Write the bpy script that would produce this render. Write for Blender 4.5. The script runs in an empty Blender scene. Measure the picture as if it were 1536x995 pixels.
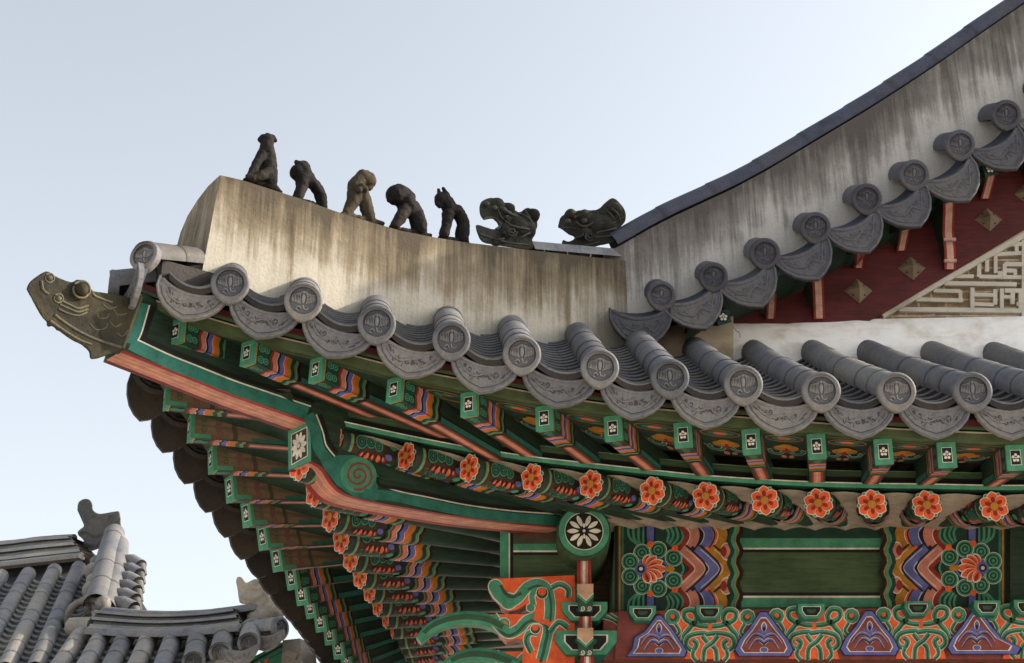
import bpy, math, random
from mathutils import Vector as V, Matrix, noise
sc = bpy.context.scene
col = sc.collection
rad = math.radians
random.seed(7)
# ------------------------------------------------------------------ camera, sky, sun, exposure
FPX, CX, CY = 2200.0, 768.0, 497.5
CAM = V((0, 0, 1.6))
_d = V((790 - CX, 1455 - CY, FPX)).normalized()
_x = V((1, 0, 0)); _x = (_x - _d * _x.dot(_d)).normalized()
_u = _x.cross(_d)
if _u.y > 0: _u = -_u
RW = Matrix((_x, _d, _u))                      # camera (right, down, forward) -> world
def ray(x, y): return RW @ V((x - CX, y - CY, FPX))
cam = bpy.data.objects.new('camera', bpy.data.cameras.new('camera')); col.objects.link(cam)
cam.data.sensor_width = 36; cam.data.lens = FPX / 1536 * 36
cam.data.clip_start = .05; cam.data.clip_end = 3000
r_, dn_, fw_ = RW @ V((1, 0, 0)), RW @ V((0, 1, 0)), RW @ V((0, 0, 1))
cam.matrix_world = Matrix(((r_.x, -dn_.x, -fw_.x, CAM.x), (r_.y, -dn_.y, -fw_.y, CAM.y), (r_.z, -dn_.z, -fw_.z, CAM.z), (0, 0, 0, 1)))
sc.camera = cam
SUN_AZ, SUN_EL = rad(8), rad(26)              # azimuth from +X towards +Y
sdir = V((math.cos(SUN_AZ) * math.cos(SUN_EL), math.sin(SUN_AZ) * math.cos(SUN_EL), math.sin(SUN_EL)))
w = bpy.data.worlds.new('World'); sc.world = w; w.use_nodes = True
nt = w.node_tree
sky = nt.nodes.new('ShaderNodeTexSky'); sky.sky_type = 'NISHITA'; sky.sun_disc = False
sky.sun_elevation = SUN_EL; sky.sun_rotation = math.atan2(sdir.x, sdir.y)
sky.air_density = 1.0; sky.dust_density = 3.4; sky.ozone_density = 1.0
bg = nt.nodes['Background']; bg.inputs[1].default_value = 0.135
hs = nt.nodes.new('ShaderNodeHueSaturation'); hs.inputs['Saturation'].default_value = .36; hs.inputs['Hue'].default_value = .488
nt.links.new(sky.outputs[0], hs.inputs['Color']); nt.links.new(hs.outputs[0], bg.inputs[0])
sl = bpy.data.lights.new('sun', 'SUN'); sl.energy = 3.0; sl.angle = rad(.6); sl.color = (1, .86, .68)
so = bpy.data.objects.new('sun', sl); col.objects.link(so)
so.rotation_euler = (-sdir).to_track_quat('-Z', 'Y').to_euler()
sc.view_settings.view_transform = 'Standard'; sc.view_settings.look = 'None'
sc.view_settings.gamma = 1; sc.view_settings.use_curve_mapping = False
sc.view_settings.exposure = 1.25
# ------------------------------------------------------------------ pixel -> plane helpers
def onP(x, y, p, n):
    r = ray(x, y); return CAM + r * ((p - CAM).dot(n) / r.dot(n))
def onY(x, y, Y): return onP(x, y, V((0, Y, 0)), V((0, 1, 0)))
def onX(x, y, X): return onP(x, y, V((X, 0, 0)), V((1, 0, 0)))
def solveY(x, y, fn):
    Y = 7
    for _ in range(12): Y = fn(onY(x, y, Y).x)
    return onY(x, y, Y)
def solveX(x, y, fn):
    X = -1.5
    for _ in range(40): X = .6 * X + .4 * fn(onX(x, y, X).y)
    return onX(x, y, X)
def clip(a, lo=0., hi=1.): return max(lo, min(hi, a))
def lerp(a, b, t): return a + (b - a) * t
# ------------------------------------------------------------------ materials
MATS = {}
def nd(nt, t, **kw):
    n = nt.nodes.new(t)
    for k, v in kw.items():
        if k.startswith('i_'): n.inputs[k[2:].replace('_', ' ')].default_value = v
        else: setattr(n, k, v)
    return n
def ramp(nt, fac, stops):
    r = nt.nodes.new('ShaderNodeValToRGB')
    e = r.color_ramp.elements
    while len(e) < len(stops): e.new(.5)
    for q, (p, c) in zip(e, stops): q.position = p; q.color = (*c, 1)
    nt.links.new(fac, r.inputs[0]); return r.outputs[0]
def mul(nt, a, b, fac=1.0, mode='MULTIPLY'):
    m = nt.nodes.new('ShaderNodeMix'); m.data_type = 'RGBA'; m.blend_type = mode
    for s, v in ((0, fac), (6, a), (7, b)):
        if hasattr(v, 'links'): nt.links.new(v, m.inputs[s])
        else: m.inputs[s].default_value = v if s == 0 else (*v, 1)
    return m.outputs[2]
def base(name, rough):
    m = bpy.data.materials.new(name); m.use_nodes = True; MATS[name] = m
    nt = m.node_tree; b = nt.nodes['Principled BSDF']; b.inputs['Roughness'].default_value = rough
    if 'Specular IOR Level' in b.inputs: b.inputs['Specular IOR Level'].default_value = .25
    tc = nt.nodes.new('ShaderNodeTexCoord')
    return m, nt, b, tc.outputs['Object']
def mapped(nt, v, s):
    mp = nd(nt, 'ShaderNodeMapping'); mp.inputs['Scale'].default_value = s; nt.links.new(v, mp.inputs[0]); return mp.outputs[0]
def tex_noise(nt, v, scale, detail=5, rough=.6):
    n = nd(nt, 'ShaderNodeTexNoise', i_Scale=scale, i_Detail=detail, i_Roughness=rough); nt.links.new(v, n.inputs['Vector']); return n.outputs[0]
def bump(nt, b, h, s, d=.01):
    n = nd(nt, 'ShaderNodeBump', i_Strength=s, i_Distance=d); nt.links.new(h, n.inputs['Height']); nt.links.new(n.outputs[0], b.inputs['Normal'])
def paint(name, c, var=.35, rough=.62, scale=14, grime=.5):
    m, nt, b, o = base(name, rough)
    n1 = tex_noise(nt, o, scale); n2 = tex_noise(nt, mapped(nt, o, (60, 60, 60)), 1.6, 3)
    d = tuple(max(0, x * (1 - var) ) for x in c); l = tuple(min(1, x * (1 + var * .3)) for x in c)
    cc = ramp(nt, n1, [(.3, d), (.65, l)])
    sp = ramp(nt, n2, [(.28, (1 - grime, 1 - grime, 1 - grime)), (.45, (1, 1, 1))])
    cc = mul(nt, cc, sp, .55)
    oi = nt.nodes.new('ShaderNodeObjectInfo')
    cc = mul(nt, cc, ramp(nt, oi.outputs['Random'], [(0, (.82, .82, .82)), (1, (1.0, 1.0, 1.0))]), 1)
    nt.links.new(cc, b.inputs['Base Color']); bump(nt, b, n2, .25, .004)
    return m
def tile_mat(name, c, dirt, amt=.5, bumpd=.006):
    m, nt, b, o = base(name, .62)
    n1 = tex_noise(nt, o, 7, 6); n2 = tex_noise(nt, o, 45, 5, .7); n3 = tex_noise(nt, o, 2.2, 3)
    cc = ramp(nt, n1, [(.28, tuple(x * .6 for x in c)), (.5, c), (.75, tuple(x * 1.25 for x in c))])
    cc = mul(nt, cc, dirt, mul(nt, ramp(nt, n3, [(.40, (0, 0, 0)), (.62, (amt * 1.3, amt * 1.3, amt * 1.3))]), (1, 1, 1), 1), 'MIX')
    cc = mul(nt, cc, ramp(nt, n2, [(.3, (.6, .6, .6)), (.5, (1, 1, 1)), (.78, (1.25, 1.22, 1.15))]), .8)
    oi = nt.nodes.new('ShaderNodeObjectInfo')
    cc = mul(nt, cc, ramp(nt, oi.outputs['Random'], [(0, (.62, .63, .66)), (.5, (.9, .9, .92)), (1, (1.16, 1.12, 1.04))]), 1)
    nt.links.new(cc, b.inputs['Base Color']); bump(nt, b, n2, .5, bumpd)
    return m
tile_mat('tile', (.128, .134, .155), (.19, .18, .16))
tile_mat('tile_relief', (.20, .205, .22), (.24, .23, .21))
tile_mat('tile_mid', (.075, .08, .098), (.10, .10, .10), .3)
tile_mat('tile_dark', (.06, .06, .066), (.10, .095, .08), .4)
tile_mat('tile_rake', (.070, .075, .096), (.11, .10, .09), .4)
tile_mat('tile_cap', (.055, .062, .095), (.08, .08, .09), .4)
tile_mat('tile_far', (.17, .175, .19), (.25, .235, .205), .5)
tile_mat('tile_far_dark', (.09, .09, .09), (.16, .15, .12), .6)
tile_mat('tile_shade', (.028, .024, .022), (.05, .04, .03), .5)  # near-black tile copy: shade under and between tiles put into the colour
tile_mat('recess', (.05, .05, .055), (.09, .08, .07), .3)
tile_mat('clay_black', (.009, .009, .011), (.026, .022, .018), .6, .01)
tile_mat('clay_brown', (.05, .042, .031), (.10, .076, .045), .7, .012)
tile_mat('clay_grey', (.018, .020, .018), (.040, .040, .032), .6, .012)
tile_mat('tosu', (.040, .037, .028), (.070, .060, .030), .8, .012)
tile_mat('tosu_lichen', (.068, .064, .044), (.115, .10, .05), .8, .008)
tile_mat('clay_relief', (.030, .033, .030), (.058, .058, .048), .6, .008)
tile_mat('tosu_low', (.07, .045, .025), (.12, .075, .035), .8, .012)
tile_mat('far_plaster', (.24, .225, .20), (.33, .30, .25), .7)
PC = dict(green=(.065, .27, .16), teal=(.032, .165, .125), dgreen=(.012, .045, .03), mgreen=(.035, .085, .045), olive=(.06, .085, .035),
          pink=(.54, .205, .15), peach=(.58, .35, .21), red=(.26, .025, .015), orange=(.80, .125, .032), ochre=(.42, .19, .02), blue=(.12, .135, .37),
          navy=(.010, .010, .045), black=(.010, .010, .010), white=(.72, .68, .58), brown=(.05, .032, .022), maroon=(.13, .022, .018),
          plum=(.24, .06, .05), boardred=(.135, .022, .02), stud=(.17, .13, .085), cream=(.40, .33, .25), dirtypink=(.58, .36, .31), dustypink=(.17, .085, .065), woodb=(.075, .055, .035), lime=(.10, .24, .10))
for k, c in PC.items(): paint(k, c)
def streak_mat(name, dark, mid, light, sx=8., warm=0):
    m, nt, b, o = base(name, .85)
    at = nd(nt, 'ShaderNodeAttribute', attribute_name='hgt')
    n1 = tex_noise(nt, mapped(nt, o, (sx, sx, .45)), 1.3, 6, .65)
    n2 = tex_noise(nt, mapped(nt, o, (sx * 4, sx * 4, 1.2)), 1.2, 4, .7)
    n3 = tex_noise(nt, o, 3.5, 6)
    n4 = tex_noise(nt, o, 60, 4)
    def math_(op, a, b_):
        q = nd(nt, 'ShaderNodeMath', operation=op)
        for i, v in enumerate((a, b_)):
            if hasattr(v, 'links'): nt.links.new(v, q.inputs[i])
            else: q.inputs[i].default_value = v
        return q.outputs[0]
    h = math_('MULTIPLY', math_('POWER', at.outputs['Fac'], 1.15), .47)
    s = math_('ADD', math_('MULTIPLY', n1, .56), math_('MULTIPLY', n2, .42))
    s = math_('ADD', s, math_('MULTIPLY', n3, .42))
    s = math_('SUBTRACT', s, h)
    cc = ramp(nt, s, [(.24, dark), (.41, mid), (.55, light), (.72, tuple(x * 1.18 for x in light))])
    cc = mul(nt, cc, ramp(nt, n4, [(.3, (.78, .78, .78)), (.55, (1, 1, 1))]), .6)
    nt.links.new(cc, b.inputs['Base Color']); bump(nt, b, n4, .5, .006)
    return m
for k_ in ('clay_black', 'clay_grey', 'clay_brown', 'tosu'): MATS[k_].node_tree.nodes['Principled BSDF'].inputs['Specular IOR Level'].default_value = .1; MATS[k_].node_tree.nodes['Principled BSDF'].inputs['Roughness'].default_value = .8
streak_mat('ridge_plaster', (.06, .048, .032), (.17, .14, .095), (.33, .31, .262), 7)
streak_mat('gable_plaster', (.075, .068, .062), (.175, .165, .155), (.37, .36, .345), 7.)
def wall_mat(name, c, c2):
    m, nt, b, o = base(name, .9)
    n = tex_noise(nt, o, 4, 7, .65); n2 = tex_noise(nt, mapped(nt, o, (3, 3, 9)), 2, 6)
    cc = ramp(nt, n, [(.3, c2), (.5, c), (.8, tuple(x * 1.12 for x in c))])
    cc = mul(nt, cc, ramp(nt, n2, [(.3, (.75, .72, .66)), (.5, (1, 1, 1))]), .6)
    nt.links.new(cc, b.inputs['Base Color']); bump(nt, b, n, .4, .01)
wall_mat('white_plaster', (.74, .735, .72), (.52, .48, .41))
wall_mat('old_plaster', (.40, .34, .25), (.20, .16, .11))
wall_mat('sand', (.58, .52, .44), (.50, .45, .37))
wall_mat('stone', (.36, .34, .31), (.28, .26, .24))
wall_mat('lattice', (.46, .43, .37), (.30, .27, .22))
def brick_mat():
    m, nt, b, o = base('brick', .9)
    t = nd(nt, 'ShaderNodeTexBrick', i_Scale=1.0); nt.links.new(mapped(nt, o, (1, 1, 1)), t.inputs['Vector'])
    sw = nt.nodes.new('ShaderNodeSeparateXYZ'); nt.links.new(o, sw.inputs[0])
    cb = nt.nodes.new('ShaderNodeCombineXYZ'); nt.links.new(sw.outputs[0], cb.inputs[0]); nt.links.new(sw.outputs[2], cb.inputs[1])
    nt.links.new(cb.outputs[0], t.inputs['Vector'])
    t.inputs['Color1'].default_value = (.26, .17, .10, 1); t.inputs['Color2'].default_value = (.17, .13, .09, 1); t.inputs['Mortar'].default_value = (.40, .35, .27, 1)
    t.inputs['Brick Width'].default_value = .17; t.inputs['Row Height'].default_value = .055; t.inputs['Mortar Size'].default_value = .006
    n = tex_noise(nt, o, 18, 6)
    cc = mul(nt, t.outputs[0], ramp(nt, n, [(.3, (.5, .5, .5)), (.7, (1.15, 1.1, 1.05))]), 1)
    nt.links.new(cc, b.inputs['Base Color']); bump(nt, b, n, .5, .01)
brick_mat()
def wood_mat(name, c, c2):
    m, nt, b, o = base(name, .7)
    n = tex_noise(nt, mapped(nt, o, (2.2, 2.2, 26)), 2.5, 6, .65); n2 = tex_noise(nt, o, 5, 5); n3 = tex_noise(nt, mapped(nt, o, (1.2, 1.2, 55)), 2.0, 3)
    cc = ramp(nt, n, [(.3, c2), (.62, c)])
    cc = mul(nt, cc, ramp(nt, n2, [(.3, (.55, .55, .5)), (.55, (1, 1, 1))]), .7)
    cc = mul(nt, cc, ramp(nt, n3, [(.26, (.3, .3, .3)), (.33, (1, 1, 1))]), .8)
    nt.links.new(cc, b.inputs['Base Color']); bump(nt, b, n, .3, .004)
wood_mat('green_wood', (.060, .098, .045), (.03, .056, .028))
wood_mat('dark_green_wood', (.022, .05, .03), (.010, .022, .014))
wood_mat('brown_wood', (.115, .08, .05), (.05, .035, .025))
wood_mat('side_wood', (.17, .115, .07), (.085, .058, .038))
wood_mat('red_wood', (.095, .017, .018), (.055, .011, .012))
# ------------------------------------------------------------------ mesh builder
class MB:
    def __init__(s): s.v = []; s.f = []; s.m = []; s.sm = []; s.mats = []; s.h = {}
    def mi(s, m):
        if m not in s.mats: s.mats.append(m)
        return s.mats.index(m)
    def face(s, pts, m):
        i = len(s.v); s.v += [V(p) for p in pts]; s.f.append(tuple(range(i, i + len(pts)))); s.m.append(s.mi(m)); s.sm.append(False)
    def grid(s, rows, m, smooth=True, close=False, hfn=None):
        i = len(s.v); n = len(rows[0])
        for a, r in enumerate(rows):
            for b, p in enumerate(r):
                if hfn: s.h[len(s.v)] = hfn(a, b)
                s.v.append(V(p))
        k = s.mi(m)
        for a in range(len(rows) - 1):
            for b in range(n if close else n - 1):
                c = (b + 1) % n
                s.f.append((i + a * n + b, i + a * n + c, i + (a + 1) * n + c, i + (a + 1) * n + b)); s.m.append(k); s.sm.append(smooth)
    def prism(s, pts, ext, m, mside=None, mback=None):
        pts = [V(p) for p in pts]; q = [p + ext for p in pts]
        s.face(pts, m); s.face(list(reversed(q)), mback or mside or m)
        for a in range(len(pts)):
            b = (a + 1) % len(pts); s.face([pts[a], q[a], q[b], pts[b]], mside or m)
    def box(s, c, ax, ay, az, m):                    # centre and three half-axis vectors
        c = V(c); P = lambda i, j, k: c + ax * i + ay * j + az * k
        for f in (((-1,-1,-1),(1,-1,-1),(1,-1,1),(-1,-1,1)), ((1,1,-1),(-1,1,-1),(-1,1,1),(1,1,1)), ((-1,1,-1),(-1,-1,-1),(-1,-1,1),(-1,1,1)),
                  ((1,-1,-1),(1,1,-1),(1,1,1),(1,-1,1)), ((-1,-1,1),(1,-1,1),(1,1,1),(-1,1,1)), ((-1,1,-1),(1,1,-1),(1,-1,-1),(-1,-1,-1))):
            s.face([P(*q) for q in f], m)
    def tube(s, pts, r, m, n=6, caps=True):
        pts = [V(p) for p in pts]; rows = []
        rr = r if isinstance(r, (list, tuple)) else [r] * len(pts)
        for i, p in enumerate(pts):
            t = (pts[min(i + 1, len(pts) - 1)] - pts[max(i - 1, 0)]).normalized()
            a = t.cross(V((.31, .2, .93))).normalized(); b = t.cross(a)
            rows.append([p + (a * math.cos(2 * math.pi * k / n) + b * math.sin(2 * math.pi * k / n)) * rr[i] for k in range(n)])
        s.grid(rows, m, True, True)
        if caps: s.face(list(reversed(rows[0])), m); s.face(rows[-1], m)
    def ball(s, c, r, m, n=10, sq=(1, 1, 1), ax=None):
        c = V(c); ax = ax or (V((1, 0, 0)), V((0, 1, 0)), V((0, 0, 1)))
        rows = []
        for a in range(n + 1):
            t = math.pi * a / n; rows.append([c + (ax[0] * (math.sin(t) * math.cos(2 * math.pi * b / (n * 2)) * sq[0]) + ax[1] * (math.sin(t) * math.sin(2 * math.pi * b / (n * 2)) * sq[1]) + ax[2] * (math.cos(t) * sq[2])) * r for b in range(n * 2)])
        s.grid(rows, m, True, True)
    def mesh(s, name):
        me = bpy.data.meshes.new(name); me.from_pydata([tuple(p) for p in s.v], [], s.f)
        for k in s.mats: me.materials.append(MATS[k])
        me.polygons.foreach_set('material_index', s.m); me.polygons.foreach_set('use_smooth', s.sm)
        if s.h:
            a = me.attributes.new('hgt', 'FLOAT', 'POINT')
            for i, x in s.h.items(): a.data[i].value = x
        me.update(); return me
    def build(s, name, parent=None): return link(name, s.mesh(name), parent)
def link(name, me, parent=None, mat=None):
    o = bpy.data.objects.new(name, me); col.objects.link(o)
    if parent: o.parent = parent
    if mat is not None: o.matrix_local = mat
    return o
def thing(name, label, cat, loc=(0, 0, 0), group=None):
    o = bpy.data.objects.new(name, None); col.objects.link(o); o.location = loc; o.empty_display_size = .2
    return tag(o, label, cat, group)
def tag(o, label, cat, group=None):
    o['label'] = label; o['category'] = cat
    if group: o['group'] = group
    return o
def frame(o, x, y, z):
    return Matrix(((x.x, y.x, z.x, o.x), (x.y, y.y, z.y, o.y), (x.z, y.z, z.z, o.z), (0, 0, 0, 1)))
def jit(M, a=2.2): return M @ Matrix.Rotation(rad(random.uniform(-a, a)), 4, 'Y') @ Matrix.Rotation(rad(random.uniform(-a, a)), 4, 'X') @ Matrix.Rotation(rad(random.uniform(-a, a)), 4, 'Z')
def aim(o, inward, up=V((0, 0, 1))):
    y = inward.normalized(); x = y.cross(up).normalized(); return frame(o, x, y, x.cross(y))
# flat decoration laid on a surface: fn(u, v, h) -> point; every call lies a hair above the one before
class Paint:
    def __init__(s, mb, fn, step=.00012, h0=.0012): s.b = mb; s.fn = fn; s.h = h0; s.step = step
    def poly(s, uv, m):
        s.b.face([s.fn(u, v, s.h) for u, v in uv], m); s.h += s.step
    def rect(s, u0, v0, u1, v1, m): s.poly([(u0, v0), (u1, v0), (u1, v1), (u0, v1)], m)
    def disc(s, u, v, r, m, n=18, k=1.0, rot=0):
        c, q = math.cos(rot), math.sin(rot); P = []
        for i in range(n):
            a = 2 * math.pi * i / n; x, y = r * math.cos(a), r * k * math.sin(a); P.append((u + x * c - y * q, v + x * q + y * c))
        s.poly(P, m)
    def stroke(s, uv, w, m, smooth=True):
        P = spline(uv, 6) if smooth and len(uv) > 2 else uv
        L, R = [], []
        for i, p in enumerate(P):
            a = P[max(i - 1, 0)]; b = P[min(i + 1, len(P) - 1)]; dx, dy = b[0] - a[0], b[1] - a[1]; d = math.hypot(dx, dy) or 1
            ww = w(i / (len(P) - 1)) if callable(w) else w
            L.append((p[0] - dy / d * ww / 2, p[1] + dx / d * ww / 2)); R.append((p[0] + dy / d * ww / 2, p[1] - dx / d * ww / 2))
        k = s.b.mi(m); i0 = len(s.b.v)
        for l, r in zip(L, R): s.b.v += [s.fn(*l, s.h), s.fn(*r, s.h)]
        for i in range(len(L) - 1):
            j = i0 + 2 * i; s.b.f.append((j, j + 1, j + 3, j + 2)); s.b.m.append(k); s.b.sm.append(False)
        s.h += s.step
    def petal(s, u, v, ang, L, W, m, k0=0., n=8):
        c, q = math.cos(ang), math.sin(ang); P = []
        for i in range(n + 1):
            t = i / n; P.append((lerp(k0, 1, t) * L, W * math.sin(math.pi * t ** 1.15) ** .7 if 0 < t < 1 else 0))
        P = P + [(x, -y) for x, y in reversed(P[1:-1])]
        s.poly([(u + x * c - y * q, v + x * q + y * c) for x, y in P], m)
    def spiral(s, u, v, r0, r1, turns, w, m, a0=0, sgn=1, k=1.0):
        n = int(10 * turns) + 2
        s.stroke([(u + lerp(r0, r1, i / n) * math.cos(a0 + sgn * 2 * math.pi * turns * i / n), v + k * lerp(r0, r1, i / n) * math.sin(a0 + sgn * 2 * math.pi * turns * i / n)) for i in range(n + 1)], w, m, False)
    def curl(s, u, v, r, n=16, k=1.0, cs=('green', 'dgreen', 'green', 'dgreen', 'lime')):
        for i, c in enumerate(cs): s.disc(u, v, r * (1 - i / len(cs)), c, n, k)
def spline(P, n=6):
    out = []
    for i in range(len(P) - 1):
        p0 = P[max(i - 1, 0)]; p1 = P[i]; p2 = P[i + 1]; p3 = P[min(i + 2, len(P) - 1)]
        for k in range(n):
            t = k / n
            out.append(tuple(.5 * ((2 * b) + (c - a) * t + (2 * a - 5 * b + 4 * c - d) * t * t + (3 * b - a - 3 * c + d) * t ** 3) for a, b, c, d in zip(p0, p1, p2, p3)))
    out.append(tuple(P[-1])); return out
def resample(P, step):
    out = [V(P[0])]; acc = 0.
    for a, b in zip(P, P[1:]):
        a, b = V(a), V(b); L = (b - a).length; t = step - acc
        while t <= L: out.append(a.lerp(b, t / L)); t += step
        acc = (acc + L) % step if L else acc
    return out
# ================================================================== the setting
mb = MB(); S = 900
mb.face([(-S, -S, 0), (S, -S, 0), (S, S, 0), (-S, S, 0)], 'sand')
g = mb.build('ground'); g['kind'] = 'structure'
hall = thing('palace_hall', 'large ornate hall corner with painted green eaves, grey tile roof and streaked white plaster ridges', 'building', (1.5, 8.3, 0))
HM = Matrix.Translation(-V(hall.location))
def part(mb_, name, parent=None):
    o = mb_.build(name, parent or hall)
    o.matrix_local = HM if parent is None else Matrix()
    return o
def lpart(name, me, M, parent=None):                # part made from a shared mesh, world matrix M
    return link(name, me, hall, HM @ M)
# ------------------------------------------------------------------ eave lines traced on their own depth
def sF(X): return clip((1.4 - X) / 3.2) ** 2
def yTile(X): return 6.40 - .25 * sF(X)
def yFly(X): return 6.58 - .22 * sF(X)
def yRaf(X): return 7.20 - .20 * sF(X)
def sL(Y): return clip((10.5 - Y) / 3.8) ** 2
def xFly(Y): return -1.40 - .45 * sL(Y)
def xRaf(Y): return -.95 - .22 * sL(Y)
flyF = [solveY(x, y, yFly) for x, y in [(265,498),(372,530),(475,555),(592,585),(704,607),(817,628),(920,643),(1025,653),(1127,663),(1225,670),(1325,678),(1420,683),(1523,687),(1622,690),(1720,692),(1818,694),(1916,696),(2014,698),(2112,700)]]
rafF = [solveY(x, y, yRaf) for x, y in [(395,628),(505,662),(612,685),(706,703),(800,717),(888,727),(980,737),(1060,745),(1148,751),(1228,755),(1308,757),(1390,758),(1490,760),(1580,760),(1670,760),(1757,760),(1844,760),(1931,760),(2018,760)]]
flyL = [solveX(x, y, xFly) for x, y in [(250,591),(286,640),(318,688),(346,732),(371,770),(395,805),(416,838),(438,866),(453,890),(466,910),(481,931),(495,951),(508,973),(520,992),(531,1010),(541,1027)]]
rafL = [solveX(x, y, xRaf) for x, y in [(430,655),(452,698),(475,738),(498,776),(514,809),(528,837),(542,863),(556,885),(568,906),(580,925),(590,941),(600,957),(609,971),(617,984),(625,996),(632,1008)]]
tileF = [solveY(x, y, yTile) for x, y in [(345,427),(455,453),(565,487),(677,511),(783,533),(900,553),(1005,568),(1115,578),(1232,588),(1345,588),(1459,588),(1568,590),(1680,592),(1790,594),(1900,596),(2010,597),(2120,598),(2230,599)]]
topPx = [(357,397),(462,425),(562,445),(667,465),(757,482),(848,490),(932,500),(1022,508),(1113,519),(1198,519),(1276,519),(1368,520),(1460,522),(1550,524),(1640,526),(1731,528),(1822,529),(1913,530)]
YW = 8.25                                            # front face of the purlin board
XW = .25
UP = V((0, 0, 1))
# ------------------------------------------------------------------ shared meshes: end tile, drip tile, rafters
def ang_pts(r, n, a0=0., k=1.): return [(r * math.cos(a0 + 2 * math.pi * i / n), k * r * math.sin(a0 + 2 * math.pi * i / n)) for i in range(n)]
def end_tile_mesh(m='tile', mr='recess'):
    b = MB(); n = 36; P = []
    for i in range(n):
        a = 2 * math.pi * i / n; r = .090; d = abs(((a - 1.5 * math.pi + math.pi) % (2 * math.pi)) - math.pi)
        r += .013 * max(0, 1 - d / .75)
        P.append((r * math.cos(a), r * math.sin(a)))
    ring = lambda k, y: [V((x * k, y, z * k)) for x, z in P]
    cir = lambda r, y: [V((x, y, z)) for x, z in ang_pts(r, n)]
    b.grid([ring(.95, .05), ring(1, .035), ring(1, .004), ring(.965, 0), ring(.90, -.002)] , m, True, True)
    b.grid([ring(.90, -.002), cir(.066, -.001)], m, False, True); b.grid([cir(.066, -.001), cir(.064, .011)], mr, False, True)
    b.face(cir(.064, .011), 'tile_mid' if m == 'tile' else mr)  # recess floor darker than the rim, its shade put into the colour
    b.face(ring(.95, .05), m)
    mrl = 'tile_relief' if m == 'tile' else 'tile'
    T = lambda pts, r: b.tube([V((x, .009, z)) for x, z in pts], r, mrl, 5)
    b.ball((0, .010, .012), .012, mrl, 6, (.8, .6, 2.0)); b.ball((0, .010, .042), .008, mrl, 5)
    for sg in (-1, 1):
        for k in range(6):
            x = .016 + .0072 * k; T([(sg * x * .55, .046 - k * .003), (sg * x, .030), (sg * (x + .001), .002), (sg * (x - .002), -.014 + k * .0022)], .0030)
    T([(-.03, -.032), (-.018, -.024), (-.008, -.036), (-.02, -.046), (-.034, -.040)], .0032); T([(.0, -.02), (.004, -.036), (.018, -.042), (.026, -.032)], .0032)
    for k in range(24):
        a = 2 * math.pi * k / 24
        if k % 2: b.ball((.0585 * math.cos(a), .010, .0585 * math.sin(a)), .0022, m, 3)
    # dark grooves between the feathers, shade of the relief put into the colour
    p = Paint(b, lambda u, v, h: V((u, .0108 - h, v)), 0, 0)
    for sg in (-1, 1):
        for k in range(6):
            x = .0195 + .0072 * k; p.stroke([(sg * x * .6, .04 - k * .003), (sg * x, .026), (sg * x, -.012 + k * .002)], .0024, mr)
    p.disc(-.02, -.036, .006, mr, 8)
    return b.mesh('end_tile')
def drip_mesh(m='tile', mr='recess', seed=1):
    rnd = random.Random(seed); b = MB()
    low = [(-.172, .014), (-.171, -.030), (-.150, -.068), (-.112, -.105), (-.06, -.132), (0, -.149), (.06, -.132), (.112, -.105), (.150, -.068), (.171, -.030), (.172, .014)]
    top = [(.150, .006), (.11, -.012), (.06, -.025), (0, -.030), (-.06, -.025), (-.11, -.012), (-.150, .006)]
    top = spline(top, 3)
    out = low + top
    b.prism([V((x, 0, z)) for x, z in out], V((0, .022, 0)), m)
    b.tube([V((x * .965, -.001, z * .955)) for x, z in low], .0075, m, 6)
    b.tube([V((x, .002, z - .004)) for x, z in top], .0085, m, 6)
    b.tube([V((x * .86, .0, z * .82 - .004)) for x, z in low[1:-1]], .0022, mr, 4)
    for k in range(15):                              # curling dragon and clouds in low relief
        x = lerp(-.105, .105, (k + rnd.random() * .7) / 15); zc = -.072 + .028 * (x / .11) ** 2 + rnd.uniform(-.018, .012); r = rnd.uniform(.007, .015)
        a0 = rnd.uniform(0, 6.28); sg = rnd.choice((-1, 1)); n = 8; tr = rnd.uniform(.6, 1.2)
        pts = [V((x + lerp(r, r * .3, i / n) * math.cos(a0 + sg * 6.28 * tr * i / n), 0, zc + lerp(r, r * .3, i / n) * math.sin(a0 + sg * 6.28 * tr * i / n))) for i in range(n + 1)]
        b.tube(pts, .0032, m if k % 2 else mr, 5)
    b.tube([V((x, 0, z)) for x, z in spline([(-.12, -.03), (-.09, -.062), (-.04, -.080), (.02, -.064), (.06, -.088), (.10, -.052), (.125, -.022)], 5)], .0046, m, 6)
    for k in range(20):
        t = k / 19; x = lerp(-.115, .118, t); z = -.052 - .028 * math.sin(math.pi * t) + .010 * math.sin(t * 13)
        b.tube([V((x, -.001, z)), V((x + rnd.uniform(-.014, .014), -.001, z + rnd.uniform(-.016, .016)))], .0020, mr, 4)
    rows = []                                        # the tile itself running back under its neighbour
    for y in (.02, .05):
        rows.append([V((x, y, z + y * .45 - .006)) for x, z in reversed(top)])
    b.grid(rows, m, True); b.grid([[p - V((0, 0, .014)) for p in r] for r in rows], m, True)
    return b.mesh('drip_tile')
ET, ETR, ETF = end_tile_mesh(), end_tile_mesh('tile_rake', 'tile_cap'), end_tile_mesh('tile_far', 'tile_far_dark')
DT = [drip_mesh(seed=s) for s in (1, 2, 3)]; DTR = [drip_mesh('tile_rake', 'tile_cap', s) for s in (4, 5)]; DTF = [drip_mesh('tile_far', 'tile_far_dark', 6)]; DTD = [drip_mesh('tile_shade', 'tile_shade', 8)]
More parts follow.
